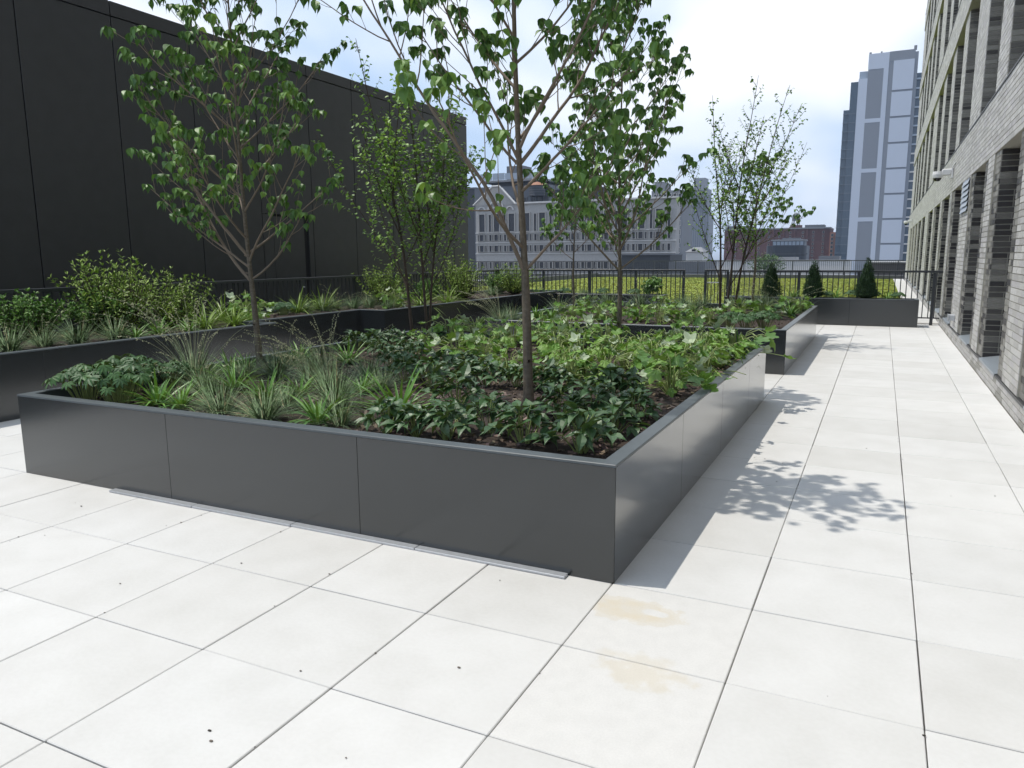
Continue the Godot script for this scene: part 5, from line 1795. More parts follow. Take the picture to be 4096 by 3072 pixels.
	far_window(t, -57.20, -56.48, -1.58, -0.58, -440.00, 0.14, M.cream)
	far_window(t, -57.20, -56.48, -3.62, -2.62, -440.00, 0.14, M.cream)
	far_window(t, -57.20, -56.48, -5.66, -4.66, -440.00, 0.14, M.cream)
	far_window(t, -57.20, -56.48, -7.70, -6.70, -440.00, 0.14, M.cream)
	far_box(t, "brick_pier", M.red_brick, Vector3(-55.00, -29.70, -439.20), Vector3(-54.20, 14.90, -440.00))
	far_window(t, -51.80, -51.08, 12.70, 13.70, -440.00, 0.14, M.cream)
	far_window(t, -51.80, -51.08, 10.66, 11.66, -440.00, 0.14, M.cream)
	far_window(t, -51.80, -51.08, 8.62, 9.62, -440.00, 0.14, M.cream)
	far_window(t, -51.80, -51.08, 6.58, 7.58, -440.00, 0.14, M.cream)
	far_window(t, -51.80, -51.08, 4.54, 5.54, -440.00, 0.14, M.cream)
	far_window(t, -51.80, -51.08, 2.50, 3.50, -440.00, 0.14, M.cream)
	far_window(t, -51.80, -51.08, 0.46, 1.46, -440.00, 0.14, M.cream)
	far_window(t, -51.80, -51.08, -1.58, -0.58, -440.00, 0.14, M.cream)
	far_window(t, -51.80, -51.08, -3.62, -2.62, -440.00, 0.14, M.cream)
	far_window(t, -51.80, -51.08, -5.66, -4.66, -440.00, 0.14, M.cream)
	far_window(t, -51.80, -51.08, -7.70, -6.70, -440.00, 0.14, M.cream)
	far_box(t, "brick_pier", M.red_brick, Vector3(-49.60, -29.70, -439.20), Vector3(-48.80, 14.90, -440.00))
	far_window(t, -46.20, -45.48, 12.70, 13.70, -440.00, 0.14, M.cream)
	far_window(t, -46.20, -45.48, 10.66, 11.66, -440.00, 0.14, M.cream)
	far_window(t, -46.20, -45.48, 8.62, 9.62, -440.00, 0.14, M.cream)
	far_window(t, -46.20, -45.48, 6.58, 7.58, -440.00, 0.14, M.cream)
	far_window(t, -46.20, -45.48, 4.54, 5.54, -440.00, 0.14, M.cream)
	far_window(t, -46.20, -45.48, 2.50, 3.50, -440.00, 0.14, M.cream)
	far_window(t, -46.20, -45.48, 0.46, 1.46, -440.00, 0.14, M.cream)
	far_window(t, -46.20, -45.48, -1.58, -0.58, -440.00, 0.14, M.cream)
	far_window(t, -46.20, -45.48, -3.62, -2.62, -440.00, 0.14, M.cream)
	far_window(t, -46.20, -45.48, -5.66, -4.66, -440.00, 0.14, M.cream)
	far_window(t, -46.20, -45.48, -7.70, -6.70, -440.00, 0.14, M.cream)
	far_box(t, "brick_pier", M.red_brick, Vector3(-44.00, -29.70, -439.20), Vector3(-43.20, 14.90, -440.00))
	far_window(t, -39.80, -39.08, 12.70, 13.70, -440.00, 0.14, M.cream)
	far_window(t, -39.80, -39.08, 10.66, 11.66, -440.00, 0.14, M.cream)
	far_window(t, -39.80, -39.08, 8.62, 9.62, -440.00, 0.14, M.cream)
	far_window(t, -39.80, -39.08, 6.58, 7.58, -440.00, 0.14, M.cream)
	far_window(t, -39.80, -39.08, 4.54, 5.54, -440.00, 0.14, M.cream)
	far_window(t, -39.80, -39.08, 2.50, 3.50, -440.00, 0.14, M.cream)
	far_window(t, -39.80, -39.08, 0.46, 1.46, -440.00, 0.14, M.cream)
	far_window(t, -39.80, -39.08, -1.58, -0.58, -440.00, 0.14, M.cream)
	far_window(t, -39.80, -39.08, -3.62, -2.62, -440.00, 0.14, M.cream)
	far_window(t, -39.80, -39.08, -5.66, -4.66, -440.00, 0.14, M.cream)
	far_window(t, -39.80, -39.08, -7.70, -6.70, -440.00, 0.14, M.cream)
	far_box(t, "brick_pier", M.red_brick, Vector3(-37.60, -29.70, -439.20), Vector3(-36.80, 14.90, -440.00))
	far_window(t, -34.60, -33.88, 12.70, 13.70, -440.00, 0.14, M.cream)
	far_window(t, -34.60, -33.88, 10.66, 11.66, -440.00, 0.14, M.cream)
	far_window(t, -34.60, -33.88, 8.62, 9.62, -440.00, 0.14, M.cream)
	far_window(t, -34.60, -33.88, 6.58, 7.58, -440.00, 0.14, M.cream)
	far_window(t, -34.60, -33.88, 4.54, 5.54, -440.00, 0.14, M.cream)
	far_window(t, -34.60, -33.88, 2.50, 3.50, -440.00, 0.14, M.cream)
	far_window(t, -34.60, -33.88, 0.46, 1.46, -440.00, 0.14, M.cream)
	far_window(t, -34.60, -33.88, -1.58, -0.58, -440.00, 0.14, M.cream)
	far_window(t, -34.60, -33.88, -3.62, -2.62, -440.00, 0.14, M.cream)
	far_window(t, -34.60, -33.88, -5.66, -4.66, -440.00, 0.14, M.cream)
	far_window(t, -34.60, -33.88, -7.70, -6.70, -440.00, 0.14, M.cream)
	far_window(t, -29.60, -28.88, 12.70, 13.70, -440.00, 0.14, M.cream)
	far_window(t, -29.60, -28.88, 10.66, 11.66, -440.00, 0.14, M.cream)
	far_window(t, -29.60, -28.88, 8.62, 9.62, -440.00, 0.14, M.cream)
	far_window(t, -29.60, -28.88, 6.58, 7.58, -440.00, 0.14, M.cream)
	far_window(t, -29.60, -28.88, 4.54, 5.54, -440.00, 0.14, M.cream)
	far_window(t, -29.60, -28.88, 2.50, 3.50, -440.00, 0.14, M.cream)
	far_window(t, -29.60, -28.88, 0.46, 1.46, -440.00, 0.14, M.cream)
	far_window(t, -29.60, -28.88, -1.58, -0.58, -440.00, 0.14, M.cream)
	far_window(t, -29.60, -28.88, -3.62, -2.62, -440.00, 0.14, M.cream)
	far_window(t, -29.60, -28.88, -5.66, -4.66, -440.00, 0.14, M.cream)
	far_window(t, -29.60, -28.88, -7.70, -6.70, -440.00, 0.14, M.cream)
	far_window(t, -25.20, -24.20, 10.90, 12.10, -438.00, 0.2, M.cream)
	far_window(t, -25.20, -24.20, 8.86, 10.06, -438.00, 0.2, M.cream)
	far_window(t, -25.20, -24.20, 6.82, 8.02, -438.00, 0.2, M.cream)
	far_window(t, -25.20, -24.20, 4.78, 5.98, -438.00, 0.2, M.cream)
	far_window(t, -25.20, -24.20, 2.74, 3.94, -438.00, 0.2, M.cream)
	far_window(t, -25.20, -24.20, 0.70, 1.90, -438.00, 0.2, M.cream)
	far_window(t, -25.20, -24.20, -1.34, -0.14, -438.00, 0.2, M.cream)
	far_window(t, -25.20, -24.20, -3.38, -2.18, -438.00, 0.2, M.cream)
	far_window(t, -25.20, -24.20, -5.42, -4.22, -438.00, 0.2, M.cream)
	far_window(t, -25.20, -24.20, -7.46, -6.26, -438.00, 0.2, M.cream)
	t = thing("rooftop_tank", "round roof tank on legs on top of the red brick block", "water tank")
	b = MB.new()
	b.lathe([Vector2(1.7, 0), Vector2(1.75, 3.4), Vector2(0.9, 4.2), Vector2(0.0, 4.5)], Vector3(-44.3, 19.8, -450), 16)
	put(b, M.slate, "tank", t)
	b = MB.new()
	b.box(Vector3(-46.8, 15.85, -452), Vector3(-41.0, 17.4, -447))
	put(b, M.red_brick, "brick_base", t)
	for i in 6:
		b = MB.new()
		var a := TAU * i / 6
		b.box(Vector3(-44.45 + 1.9 * cos(a), 17.35, -450.15 + 1.9 * sin(a)), Vector3(-44.15 + 1.9 * cos(a), 22.8, -449.85 + 1.9 * sin(a)))
		put(b, M.slate, "leg", t)
	t = thing("rounded_dark_block", "dark glassy block with rounded corners before the red brick", "building")
	b = MB.new()
	var prof := []
	for i in 9:
		var a := PI * 0.5 * i / 8
		prof.append(Vector2(-24.8 * 1.3 - 4.6 * sin(a) - 2.2, -286.0 + 5.0 - 5.0 * (1.0 - cos(a)) - 0.0))
	var edge := []
	for i in 9:
		var a := PI * 0.5 * (1.0 - i / 8.0)
		edge.append(Vector3(-37.4 - 0.6 + 4.0 * (1.0 - sin(a)) , 0, -286.0 - 4.0 * (1.0 - cos(a)) * 1.0))
	for i in 9:
		var a := PI * 0.5 * i / 8.0
		edge.append(Vector3(-28.3 + 4.0 * sin(a), 0, -286.0 - 4.0 * (1.0 - cos(a))))
	edge[0] = Vector3(-38.0, 0, -290.0)
	for i in edge.size() - 1:
		var p: Vector3 = edge[i]
		var q: Vector3 = edge[i + 1]
		var nn := Vector3(p.z - q.z, 0, q.x - p.x).normalized()
		b.quad(p + Vector3(0, -29.9, 0), q + Vector3(0, -29.9, 0), q + Vector3(0, 4.7, 0), p + Vector3(0, 4.7, 0), nn)
	b.box(Vector3(-38.0, -29.9, -290.0), Vector3(-24.3, 4.7, -300))
	for i in edge.size() - 1:
		b.tri(edge[i] + Vector3(0, 4.7, 0), edge[i + 1] + Vector3(0, 4.7, 0), Vector3(-31, 4.7, -290.01), Vector3.UP)
	put(b, M.dark_glass, "wall", t)
	for yy in [-8.0, -4.6, -1.2, 1.6]:
		b = MB.new()
		for i in edge.size() - 1:
			var p: Vector3 = edge[i]
			var q: Vector3 = edge[i + 1]
			var nn := Vector3(p.z - q.z, 0, q.x - p.x).normalized()
			b.quad(p + nn * 0.15 + Vector3(0, yy, 0), q + nn * 0.15 + Vector3(0, yy, 0), q + nn * 0.15 + Vector3(0, yy + 0.5, 0), p + nn * 0.15 + Vector3(0, yy + 0.5, 0), nn)
			b.quad(p + Vector3(0, yy + 0.5, 0), q + Vector3(0, yy + 0.5, 0), q + nn * 0.15 + Vector3(0, yy + 0.5, 0), p + nn * 0.15 + Vector3(0, yy + 0.5, 0), Vector3.UP)
		put(b, M.dark_far, "floor_band", t)
	b = MB.new()
	b.box(Vector3(-36.0, 4.71, -289), Vector3(-25.2, 6.4, -298))
	put(b, M.slate, "penthouse", t)
	b = MB.new()
	b.box(Vector3(-36.4, 6.4, -288.6), Vector3(-24.9, 6.9, -298.4))
	put(b, M.concrete, "penthouse_roof", t)
	for i in 8:
		b = MB.new()
		b.box(Vector3(-35.7 + i * 1.3, 4.9, -288.98), Vector3(-34.7 + i * 1.3, 6.2, -288.8))
		put(b, M.balc, "penthouse_window", t)
	b = MB.new()
	b.box(Vector3(-33.0, 6.91, -292), Vector3(-27.0, 7.5, -296))
	put(b, M.slate, "roof_unit", t)
	t = thing("grey_wall_block", "low taupe block at the far end of the brick building", "building")
	far_box(t, "wall", mat(lin(0.17, 0.155, 0.15), 0.9), Vector3(-0.9, -0.25, -61.9), Vector3(6.0, 1.02, -66))
	far_box(t, "coping", M.stone, Vector3(-0.95, 1.02, -61.8), Vector3(6.05, 1.12, -66))
	t = thing("low_white_block", "low white roofs beyond the far railing", "building")
	far_box(t, "wall", M.stone_light, Vector3(-34.0, -29.9, -170), Vector3(-6.0, 0.3, -180))
	far_box(t, "roof_box", M.concrete, Vector3(-20.0, 0.3, -172), Vector3(-16.5, 1.1, -178))
	far_box(t, "roof_box", M.slate, Vector3(-12.0, 0.3, -171), Vector3(-8.0, 1.3, -178))
	far_box(t, "parapet", M.stone, Vector3(-34.1, 0.3, -169.9), Vector3(-5.9, 0.55, -170.4))
	var spots := [[Vector3(-19.5, -29.9, -150), 31.6, 2.6, "bushy green street tree behind the middle conifer"], [Vector3(-44.0, -29.9, -150), 32.2, 3.0, "bushy green street tree seen left of the multi-stemmed birch"]]
	for s in spots:
		t = thing("street_tree", s[3], "tree", s[0], "street trees in the city")
		b = MB.new()
		b.tube([Vector3(0, 0, 0), Vector3(0.2, s[1] * 0.6, 0), Vector3(0, s[1] * 0.9, 0)], [0.5, 0.3, 0.1], 8)
		put(b, M.bark_dark, "trunk", t)
		var rng := RandomNumberGenerator.new()
		rng.seed = int(s[1] * 10)
		var xs := []
		var cs := []
		for i in 1600:
			var d := Vector3(rng.randfn(), rng.randfn(), rng.randfn()).normalized()
			var p: Vector3 = Vector3(0, s[1] - 1.9, 0) + d * s[2] * pow(rng.randf(), 0.4) * (1.0 + 0.25 * sin(d.x * 5.0) * cos(d.z * 6.0 + d.y * 4.0)) * Vector3(1.2, 0.8, 1.2)
			xs.append(Transform3D(frame_of(Vector3(rng.randfn(), rng.randfn(), rng.randfn()), Vector3.UP).scaled_local(Vector3(3, 3, 3) * rng.randf_range(0.8, 1.6)), p))
			cs.append(Color(0.05, 0.10, 0.03).lerp(Color(0.10, 0.17, 0.04), rng.randf()))
		stuff(leafset.dog_any, xs, cs, "crown", t)

# kind, place, size, label
const PLANTS := [
	["K", -5.82, 0.55, -3.98, 1.00, "glossy dark palmate-leaf mound in the left corner of the front planter"],
	["K", -5.82, 0.55, -4.35, 1.05, "glossy dark palmate-leaf mound behind the left corner mound against the side rim"],
	["K", -5.51, 0.55, -4.04, 1.00, "glossy dark palmate-leaf mound nearest the front rim in the left corner"],
	["K", -5.82, 0.55, -4.84, 0.70, "glossy dark palmate-leaf mound half hidden below the tall seed-head grass"],
	["L", -5.12, 0.55, -4.08, 1.00, "bright green strap-leaf clump right of the glossy corner mounds at the front rim"],
	["L", -4.84, 0.55, -4.07, 0.85, "bright green strap-leaf clump squeezed beside the first clump, leaning on the front rim"],
	["L", -5.09, 0.55, -4.85, 1.05, "bright green strap-leaf clump in front of the left tree's trunk"],
	["L", -5.82, 0.55, -5.51, 0.90, "bright green strap-leaf clump behind the clump in front of the left trunk"],
	["L", -5.82, 0.55, -5.75, 0.80, "bright green strap-leaf clump touching the left side of the left trunk"],
	["L", -5.77, 0.55, -5.17, 0.70, "bright green strap-leaf clump at the foot of the tall seed-head grass"],
	["L", -4.45, 0.55, -4.58, 0.90, "bright green strap-leaf clump between the left trunk and the front grasses"],
	["L", -4.33, 0.55, -4.83, 0.85, "bright green strap-leaf clump in the middle of the sprawling blue grass"],
	["L", -3.50, 0.55, -4.08, 0.95, "bright green strap-leaf clump at the front rim left of the panel seam, standing alone"],
	["L", -3.11, 0.55, -4.52, 1.35, "bright green strap-leaf clump largest and brightest, behind the front broadleaf row"],
	["L", -3.93, 0.55, -5.16, 0.75, "bright green strap-leaf clump dark one among brown grass left of the broadleaf mass"],
	["L", -5.82, 0.55, -6.53, 1.00, "bright green strap-leaf clump at the side rim right of the left trunk"],
	["L", -5.23, 0.55, -6.64, 1.05, "bright green strap-leaf clump beside the dark gap at the back left rim"],
	["L", -2.81, 0.55, -8.64, 0.85, "bright green strap-leaf clump left of the middle tree's trunk at the back rim"],
	["L", -2.78, 0.55, -8.92, 0.80, "bright green strap-leaf clump directly behind the middle trunk"],
	["L", -2.29, 0.55, -8.92, 0.85, "bright green strap-leaf clump right of the middle trunk at the back rim"],
	["L", -2.10, 0.55, -8.92, 0.80, "bright green strap-leaf clump next to the tall lone lobed leaf"],
	["L", -1.74, 0.55, -8.92, 0.85, "bright green strap-leaf clump between the lone lobed leaf and the back right corner"],
	["L", -1.42, 0.55, -8.92, 1.00, "bright green strap-leaf clump in the back right corner of the front planter"],
	["T", -5.77, 0.55, -5.03, 1.25, "fine blue-green grass tuft with tall arching seed heads by the side rim"],
	["F", -4.41, 0.55, -4.06, 1.00, "fine blue-green grass tuft first along the front rim from the left"],
	["F", -3.95, 0.55, -4.03, 1.00, "fine blue-green grass tuft second along the front rim from the left"],
	["F", -5.17, 0.55, -4.61, 0.90, "fine blue-green grass tuft behind the first front-rim tuft"],
	["F", -5.54, 0.55, -5.42, 0.90, "fine blue-green grass tuft at the left trunk's foot, left side"],
	["F", -5.24, 0.55, -5.55, 1.00, "fine blue-green grass tuft right of the left trunk's foot"],
	["F", -5.63, 0.55, -6.13, 0.90, "fine blue-green grass tuft behind the left trunk, right side"],
	["F", -5.22, 0.55, -6.15, 1.00, "fine blue-green grass tuft browned, in the open back left part"],
	["T", -4.31, 0.55, -5.21, 0.95, "fine blue-green grass tuft sprawling wide in the middle left of the front planter"],
	["F", -3.74, 0.55, -4.57, 1.10, "fine blue-green grass tuft behind the lone strap-leaf clump"],
	["F", -4.34, 0.55, -5.81, 0.95, "fine blue-green grass tuft left edge of the broadleaf mass"],
	["F", -3.90, 0.55, -5.39, 0.80, "fine blue-green grass tuft brownish, touching the broadleaf mass"],
	["F", -3.32, 0.55, -4.10, 0.70, "fine blue-green grass tuft dry straw coloured, low at the front rim"],
	["F", -4.74, 0.55, -5.44, 0.90, "fine blue-green grass tuft between the two mid strap-leaf clumps"],
	["F", -4.09, 0.55, -4.42, 0.80, "fine blue-green grass tuft between second rim tuft and lone strap clump"],
	["H", -2.89, 0.55, -4.05, 1.00, "dark green broadleaf mound first along the front rim, below the largest strap clump"],
	["H", -2.67, 0.55, -4.06, 0.90, "dark green broadleaf mound second along the front rim from its left end"],
	["H", -2.44, 0.55, -4.07, 1.05, "dark green broadleaf mound third along the front rim, with paler stems"],
	["H", -2.84, 0.55, -4.89, 1.30, "dark green broadleaf mound large, in the middle left of the centre trunk"],
	["H", -2.27, 0.55, -4.33, 1.10, "dark green broadleaf mound directly in front of the centre trunk"],
	["H", -1.93, 0.55, -4.13, 1.20, "dark green broadleaf mound at the front rim in front of the centre trunk"],
	["H", -3.55, 0.55, -5.66, 1.05, "dark green broadleaf mound behind the largest strap clump"],
	["H", -3.96, 0.55, -5.85, 1.00, "dark green broadleaf mound at left edge of the mass, front side"],
	["H", -4.50, 0.55, -6.46, 1.00, "dark green broadleaf mound at left edge of the mass, middle"],
	["H", -4.62, 0.55, -7.08, 1.00, "dark green broadleaf mound under the small lobed leaf by the twin stems"],
	["H", -3.83, 0.55, -6.31, 1.05, "dark green broadleaf mound in the heart of the broadleaf mass"],
	["H", -3.31, 0.55, -5.89, 1.05, "dark green broadleaf mound below the big white upturned leaf"],
	["H", -3.13, 0.55, -5.91, 1.05, "dark green broadleaf mound right end of the mass, beside bare soil"],
	["H", -3.76, 0.55, -6.63, 0.95, "dark green broadleaf mound just in front of the white upturned leaf"],
	["H", -2.85, 0.55, -5.97, 0.90, "dark green broadleaf mound behind the centre trunk, left side"],
	["H", -2.59, 0.55, -5.97, 1.10, "dark green broadleaf mound behind the centre trunk, right side"],
	["H", -5.82, 0.55, -7.55, 1.05, "dark green broadleaf mound leftmost at the back left rim"],
	["H", -5.82, 0.55, -7.94, 1.05, "dark green broadleaf mound second at the back left rim"],
	["H", -5.66, 0.55, -8.11, 1.10, "dark green broadleaf mound third at the back left rim, beside the twin stems"],
	["H", -4.87, 0.55, -7.26, 0.90, "dark green broadleaf mound in front of the twin stems"],
	["H", -5.36, 0.55, -8.74, 1.00, "dark green broadleaf mound right of the twin stems"],
	["H", -5.21, 0.55, -7.21, 0.95, "dark green broadleaf mound in front of the back left rim row"],
	["H", -1.99, 0.55, -4.87, 1.10, "dark green broadleaf mound right of the centre trunk's foot"],
	["H", -1.92, 0.55, -5.70, 1.25, "dark green broadleaf mound farthest back of the right front group"],
	["H", -1.77, 0.55, -5.73, 1.00, "dark green broadleaf mound right of the farthest back one in the right group"],
	["H", -1.74, 0.55, -4.88, 1.10, "dark green broadleaf mound in the middle of the right front group"],
	["H", -1.50, 0.55, -5.06, 1.00, "dark green broadleaf mound nearest the right rim in deep green"],
	["H", -1.54, 0.55, -4.11, 1.20, "dark green broadleaf mound in the front right corner of the planter"],
	["H", -1.50, 0.55, -4.59, 1.05, "dark green broadleaf mound just behind the front right corner mound"],
	["H", -2.47, 0.55, -5.97, 0.90, "dark green broadleaf mound at the edge of the lobed-leaf patch"],
	["G", -4.12, 0.55, -7.12, 1.00, "large lobed-leaf plant with a big white upturned leaf"],
	["G", -5.28, 0.55, -8.92, 1.15, "large lobed-leaf plant behind the white upturned leaf with nodding pale leaf on top"],
	["G", -4.76, 0.55, -8.73, 1.10, "large lobed-leaf plant fourth back from the white upturned leaf"],
	["G", -4.05, 0.55, -7.90, 1.00, "large lobed-leaf plant left of the centre trunk, mid height"],
	["G", -3.23, 0.55, -6.57, 0.80, "large lobed-leaf plant low, just left of the centre trunk"],
	["G", -3.77, 0.55, -7.10, 0.90, "large lobed-leaf plant right of the white upturned leaf"],
	["G", -3.91, 0.55, -8.92, 1.10, "large lobed-leaf plant right of the centre trunk, at the back"],
	["G", -3.20, 0.55, -7.70, 1.05, "large lobed-leaf plant right of the centre trunk, middle"],
	["G", -2.67, 0.55, -6.68, 0.90, "large lobed-leaf plant right of the centre trunk, front"],
	["G", -5.38, 0.55, -8.35, 0.60, "large lobed-leaf plant small, between broadleaf mounds near the twin stems"],
	["G", -4.32, 0.55, -8.92, 1.10, "large lobed-leaf plant left of centre trunk at the back rim"],
	["G", -3.52, 0.55, -8.92, 1.15, "large lobed-leaf plant tall, at the back rim between the two trunks"],
	["G", -2.64, 0.55, -7.04, 1.00, "large lobed-leaf plant in front of the gap between the trunks"],
	["G", -2.21, 0.55, -6.55, 1.05, "large lobed-leaf plant with fanned pale stalks in the middle of the patch"],
	["G", -2.34, 0.55, -7.47, 1.10, "large lobed-leaf plant in front of the middle trunk"],
	["G", -3.04, 0.55, -8.92, 1.10, "large lobed-leaf plant standing tall against the rear planter wall"],
	["G", -2.40, 0.55, -8.32, 1.00, "large lobed-leaf plant right of the middle trunk's foot"],
	["G", -1.91, 0.55, -7.01, 1.00, "large lobed-leaf plant in the middle right of the patch"],
	["G", -1.50, 0.55, -6.14, 1.00, "large lobed-leaf plant nearest bare soil, with few pale stalks"],
	["G", -1.65, 0.55, -7.12, 1.00, "large lobed-leaf plant behind the one nearest bare soil"],
	["G", -1.67, 0.55, -7.85, 1.05, "large lobed-leaf plant left of the fanned pale stalks at the right rim"],
	["G", -1.42, 0.55, -6.96, 1.10, "large lobed-leaf plant with fanned pale stalks by the right rim"],
	["G", -1.46, 0.55, -7.94, 1.00, "large lobed-leaf plant touching the right rim"],
	["G", -2.12, 0.55, -8.43, 1.00, "large lobed-leaf plant yellowish, at the back right of the middle trunk"],
	["G", -1.93, 0.55, -8.92, 1.20, "large lobed-leaf plant with a lone tall upright leaf at the back"],
	["G", -1.42, 0.55, -8.75, 1.25, "large lobed-leaf plant with a leaf hanging over the right rim"],
	["G", -2.46, 0.55, -6.26, 0.85, "large lobed-leaf plant behind the broadleaf mound at the patch edge"],
	["G", -3.46, 0.55, -8.36, 1.10, "large lobed-leaf plant just right of the centre trunk behind the patch edge"],
	["K", -2.15, 0.55, -12.45, 0.80, "low dark glossy mound left of three at the right front of the second planter"],
	["K", -1.87, 0.55, -12.37, 0.85, "low dark glossy mound middle of three at the right front of the second planter"],
	["K", -1.61, 0.55, -12.48, 0.85, "low dark glossy mound right of three at the right front of the second planter"],
	["G", -5.05, 0.55, -13.01, 1.00, "large lobed-leaf plant at the second planter's rim beside the slim left trunk"],
	["G", -4.47, 0.55, -12.77, 0.95, "large lobed-leaf plant second from left along the second planter's front rim"],
	["G", -4.19, 0.55, -12.88, 1.00, "large lobed-leaf plant third along the second planter's front rim"],
	["G", -3.80, 0.55, -13.03, 0.95, "large lobed-leaf plant right of the middle trunk in the second planter"],
	["G", -3.33, 0.55, -12.57, 1.10, "large lobed-leaf plant with a spray of pale stalks in the second planter"],
	["G", -3.13, 0.55, -13.08, 1.00, "large lobed-leaf plant right of the pale stalk spray in the second planter"],
	["G", -2.82, 0.55, -12.98, 1.00, "large lobed-leaf plant left of the multi-stem tree in the second planter"],
	["G", -2.47, 0.55, -12.51, 0.90, "large lobed-leaf plant at the multi-stem tree's foot"],
	["G", -2.27, 0.55, -14.35, 1.05, "large lobed-leaf plant right of the multi-stem tree, pale stalks showing"],
	["G", -1.91, 0.55, -14.50, 1.10, "large lobed-leaf plant above the low dark mounds of the second planter"],
	["G", -4.16, 0.55, -15.91, 1.00, "large lobed-leaf plant in the second row behind the pale stalk spray"],
	["G", -5.51, 0.55, -15.07, 0.90, "large lobed-leaf plant in the second row behind the slim left trunk"],
	["G", -1.42, 0.55, -16.13, 1.10, "large lobed-leaf plant hanging over the second planter's right rim"],
	["L", -5.78, 0.55, -12.97, 1.00, "bright green strap-leaf clump left of two at the second planter's front left"],
	["L", -5.43, 0.55, -12.86, 1.00, "bright green strap-leaf clump right of two at the second planter's front left"],
	["L", -2.72, 0.55, -16.75, 0.90, "bright green strap-leaf clump behind the multi-stem tree"],
	["L", -1.50, 0.55, -15.26, 1.00, "bright green strap-leaf clump near the second planter's far right rim"],
	["T", -5.85, 0.55, -11.60, 1.20, "fine blue-green grass tuft arching over the second planter's left corner"],
	["F", -5.85, 0.55, -12.06, 1.10, "fine blue-green grass tuft beside the arching corner grass"],
	["F", -5.85, 0.55, -14.29, 1.20, "fine blue-green grass tuft behind the pair of strap clumps"],
	["F", -5.85, 0.55, -15.75, 1.30, "fine blue-green grass tuft left of the slim left trunk in second planter"],
	["F", -5.65, 0.55, -16.75, 1.30, "fine blue-green grass tuft between the slim trunks"],
	["F", -4.88, 0.55, -16.68, 1.40, "fine blue-green grass tuft behind the middle trunk"],
	["F", -3.95, 0.55, -16.75, 1.30, "fine blue-green grass tuft in front of the fence gate post"],
	["F", -3.43, 0.55, -15.55, 1.30, "fine blue-green grass tuft left of the multi-stem tree's base"],
	["F", -3.48, 0.55, -16.75, 1.40, "fine blue-green grass tuft in front of the gate"],
	["F", -2.76, 0.55, -16.75, 1.30, "fine blue-green grass tuft right of the multi-stem tree's base"],
	["F", -2.24, 0.55, -16.75, 1.50, "fine blue-green grass tuft around the slim right trunk"],
	["T", -2.09, 0.55, -16.75, 1.10, "fine blue-green grass tuft in front of the left small conifer"],
	["F", -1.72, 0.55, -16.75, 1.50, "fine blue-green grass tuft in front of the middle small conifer"],
	["F", -1.42, 0.55, -16.75, 1.10, "fine blue-green grass tuft at the second planter's far right corner"],
	["SG", -9.95, 0.66, -6.09, 1.00, "glossy green shrub rounded, leftmost in the left planter"],
	["SG", -9.95, 0.66, -7.12, 1.00, "glossy green shrub second from the left in the left planter"],
	["SG", -9.95, 0.66, -15.81, 0.75, "glossy green shrub behind the twin stems in the left planter"],
	["SG", -9.72, 0.66, -19.20, 0.90, "glossy green shrub near the far corner of the left planter"],
	["SY", -9.95, 0.66, -7.39, 1.25, "yellow-green leafy shrub tallest, rising above the railing"],
	["SY", -9.95, 0.66, -8.35, 1.05, "yellow-green leafy shrub wide, left of the left tree's trunk"],
	["SY", -9.95, 0.66, -13.94, 1.10, "yellow-green leafy shrub upright, standing left of the twin stems"],
	["SY", -9.22, 0.66, -16.18, 1.20, "yellow-green leafy shrub wide, right of the twin stems"],
	["SY", -9.02, 0.66, -18.79, 1.10, "yellow-green leafy shrub beside the centre trunk by the far corner"],
	["F", -8.95, 0.66, -5.24, 1.15, "fine blue-green grass tuft first along the left planter's rim"],
	["F", -9.07, 0.66, -5.71, 1.00, "fine blue-green grass tuft second along the left planter's rim"],
	["F", -9.00, 0.66, -6.10, 1.20, "fine blue-green grass tuft third along the left planter's rim, below the glossy shrub"],
	["F", -8.95, 0.66, -6.59, 1.10, "fine blue-green grass tuft fourth along the left planter's rim"],
	["F", -9.95, 0.66, -7.75, 1.30, "fine blue-green grass tuft behind the rim in front of the yellow shrubs"],
	["F", -9.88, 0.66, -11.29, 1.00, "fine blue-green grass tuft below the left of two yellow strap clumps"],
	["F", -9.85, 0.66, -11.84, 1.00, "fine blue-green grass tuft below the right of two yellow strap clumps"],
	["F", -9.95, 0.66, -12.31, 0.90, "fine blue-green grass tuft right of the two yellow strap clumps"],
	["F", -9.65, 0.66, -12.48, 1.00, "fine blue-green grass tuft at the inner corner of the left planter"],
	["F", -9.56, 0.66, -12.92, 1.10, "fine blue-green grass tuft on the jutting corner of the left planter"],
	["F", -9.06, 0.66, -12.90, 0.90, "fine blue-green grass tuft below the upright yellow shrub"],
	["F", -9.30, 0.66, -18.00, 1.20, "fine blue-green grass tuft at the far end of the left planter"],
	["L", -8.91, 0.66, -6.85, 0.80, "bright green strap-leaf clump left of the four along the left rim"],
	["L", -8.88, 0.66, -7.21, 1.00, "bright green strap-leaf clump second of the four along the left rim"],
	["L", -9.30, 0.66, -9.29, 0.90, "bright green strap-leaf clump behind the left trunk at the left rim"],
	["L", -8.86, 0.66, -7.69, 0.80, "bright green strap-leaf clump third of the four along the left rim"],
	["Y", -9.09, 0.66, -8.21, 1.20, "yellow-green strap-leaf clump left of the pair before the left trunk"],
	["Y", -9.02, 0.66, -8.68, 1.20, "yellow-green strap-leaf clump right of the pair before the left trunk"],
	["Y", -9.95, 0.66, -11.20, 1.30, "yellow-green strap-leaf clump left of two by the dark railing"],
	["Y", -9.95, 0.66, -11.88, 1.30, "yellow-green strap-leaf clump right of two by the dark railing"],
	["Y", -8.64, 0.66, -13.47, 1.30, "yellow-green strap-leaf clump behind the twin stems, left"],
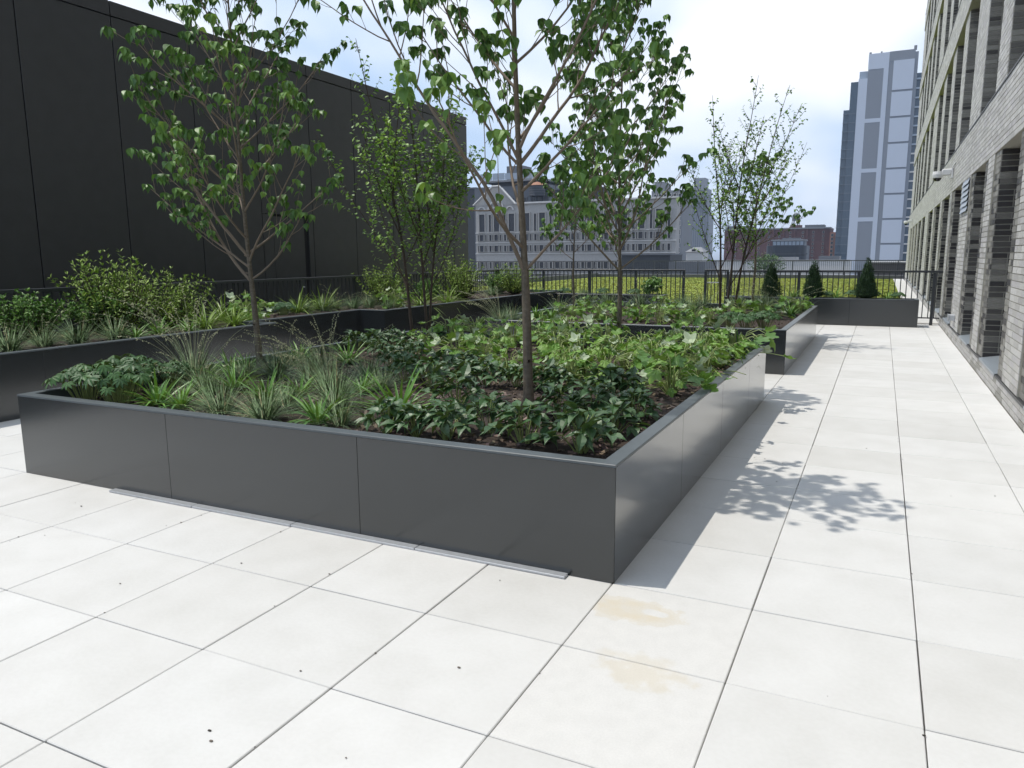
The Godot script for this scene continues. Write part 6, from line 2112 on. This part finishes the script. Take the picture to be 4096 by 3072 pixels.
	["Y", -8.65, 0.66, -14.57, 1.30, "yellow-green strap-leaf clump behind the twin stems, right"],
	["Y", -9.95, 0.66, -9.36, 1.30, "yellow-green strap-leaf clump at the railing behind the pair"],
	["G", -9.55, 0.66, -9.72, 1.00, "large lobed-leaf plant right behind the left trunk in the left planter"],
	["G", -9.73, 0.66, -9.65, 1.20, "large lobed-leaf plant above the left planter's rim by the left trunk"],
	["G", -9.13, 0.66, -13.28, 1.20, "large lobed-leaf plant left of the twin stems in the left planter"],
	["G", -9.84, 0.66, -8.35, 0.80, "large lobed-leaf plant small, among the left rim clumps"],
	["K", -9.82, 0.66, -10.65, 0.80, "low dark glossy mound behind the left trunk's right side"],
	["L", -9.04, 0.58, -20.35, 0.90, "bright green strap-leaf clump left in the back planter by the fence"],
	["L", -8.72, 0.58, -20.35, 0.90, "bright green strap-leaf clump second in the back planter by the fence"],
	["K", -8.17, 0.58, -20.35, 0.70, "low dark glossy mound left in the back planter"],
	["K", -7.04, 0.58, -20.35, 0.70, "low dark glossy mound middle of the back planter"],
	["K", -6.11, 0.58, -20.35, 0.70, "low dark glossy mound right in the back planter"],
	["F", -7.57, 0.58, -20.35, 0.90, "fine blue-green grass tuft in the back planter below the slim left trunk"],
	["L", -5.35, 0.58, -20.35, 0.80, "bright green strap-leaf clump at the right end of the back planter"],
	["L", -1.44, 0.60, -20.42, 0.90, "bright green strap-leaf clump in front of the middle small conifer"],
	["L", -0.98, 0.60, -20.42, 1.00, "bright green strap-leaf clump between the middle and right conifers"],
	["L", 0.18, 0.60, -20.42, 1.00, "bright green strap-leaf clump right of the right conifer"],
	["L", -1.97, 0.60, -20.42, 0.90, "bright green strap-leaf clump between the left and middle conifers"],
	["K", -0.61, 0.60, -20.42, 0.70, "low dark glossy mound left of the right conifer"],
	["K", -0.17, 0.60, -20.42, 0.75, "low dark glossy mound below the right conifer"],
	["K", 0.40, 0.60, -20.42, 0.60, "low dark glossy mound near the far planter's right end"],
	["K", -1.18, 0.60, -20.42, 0.60, "low dark glossy mound right of the middle conifer"]
]
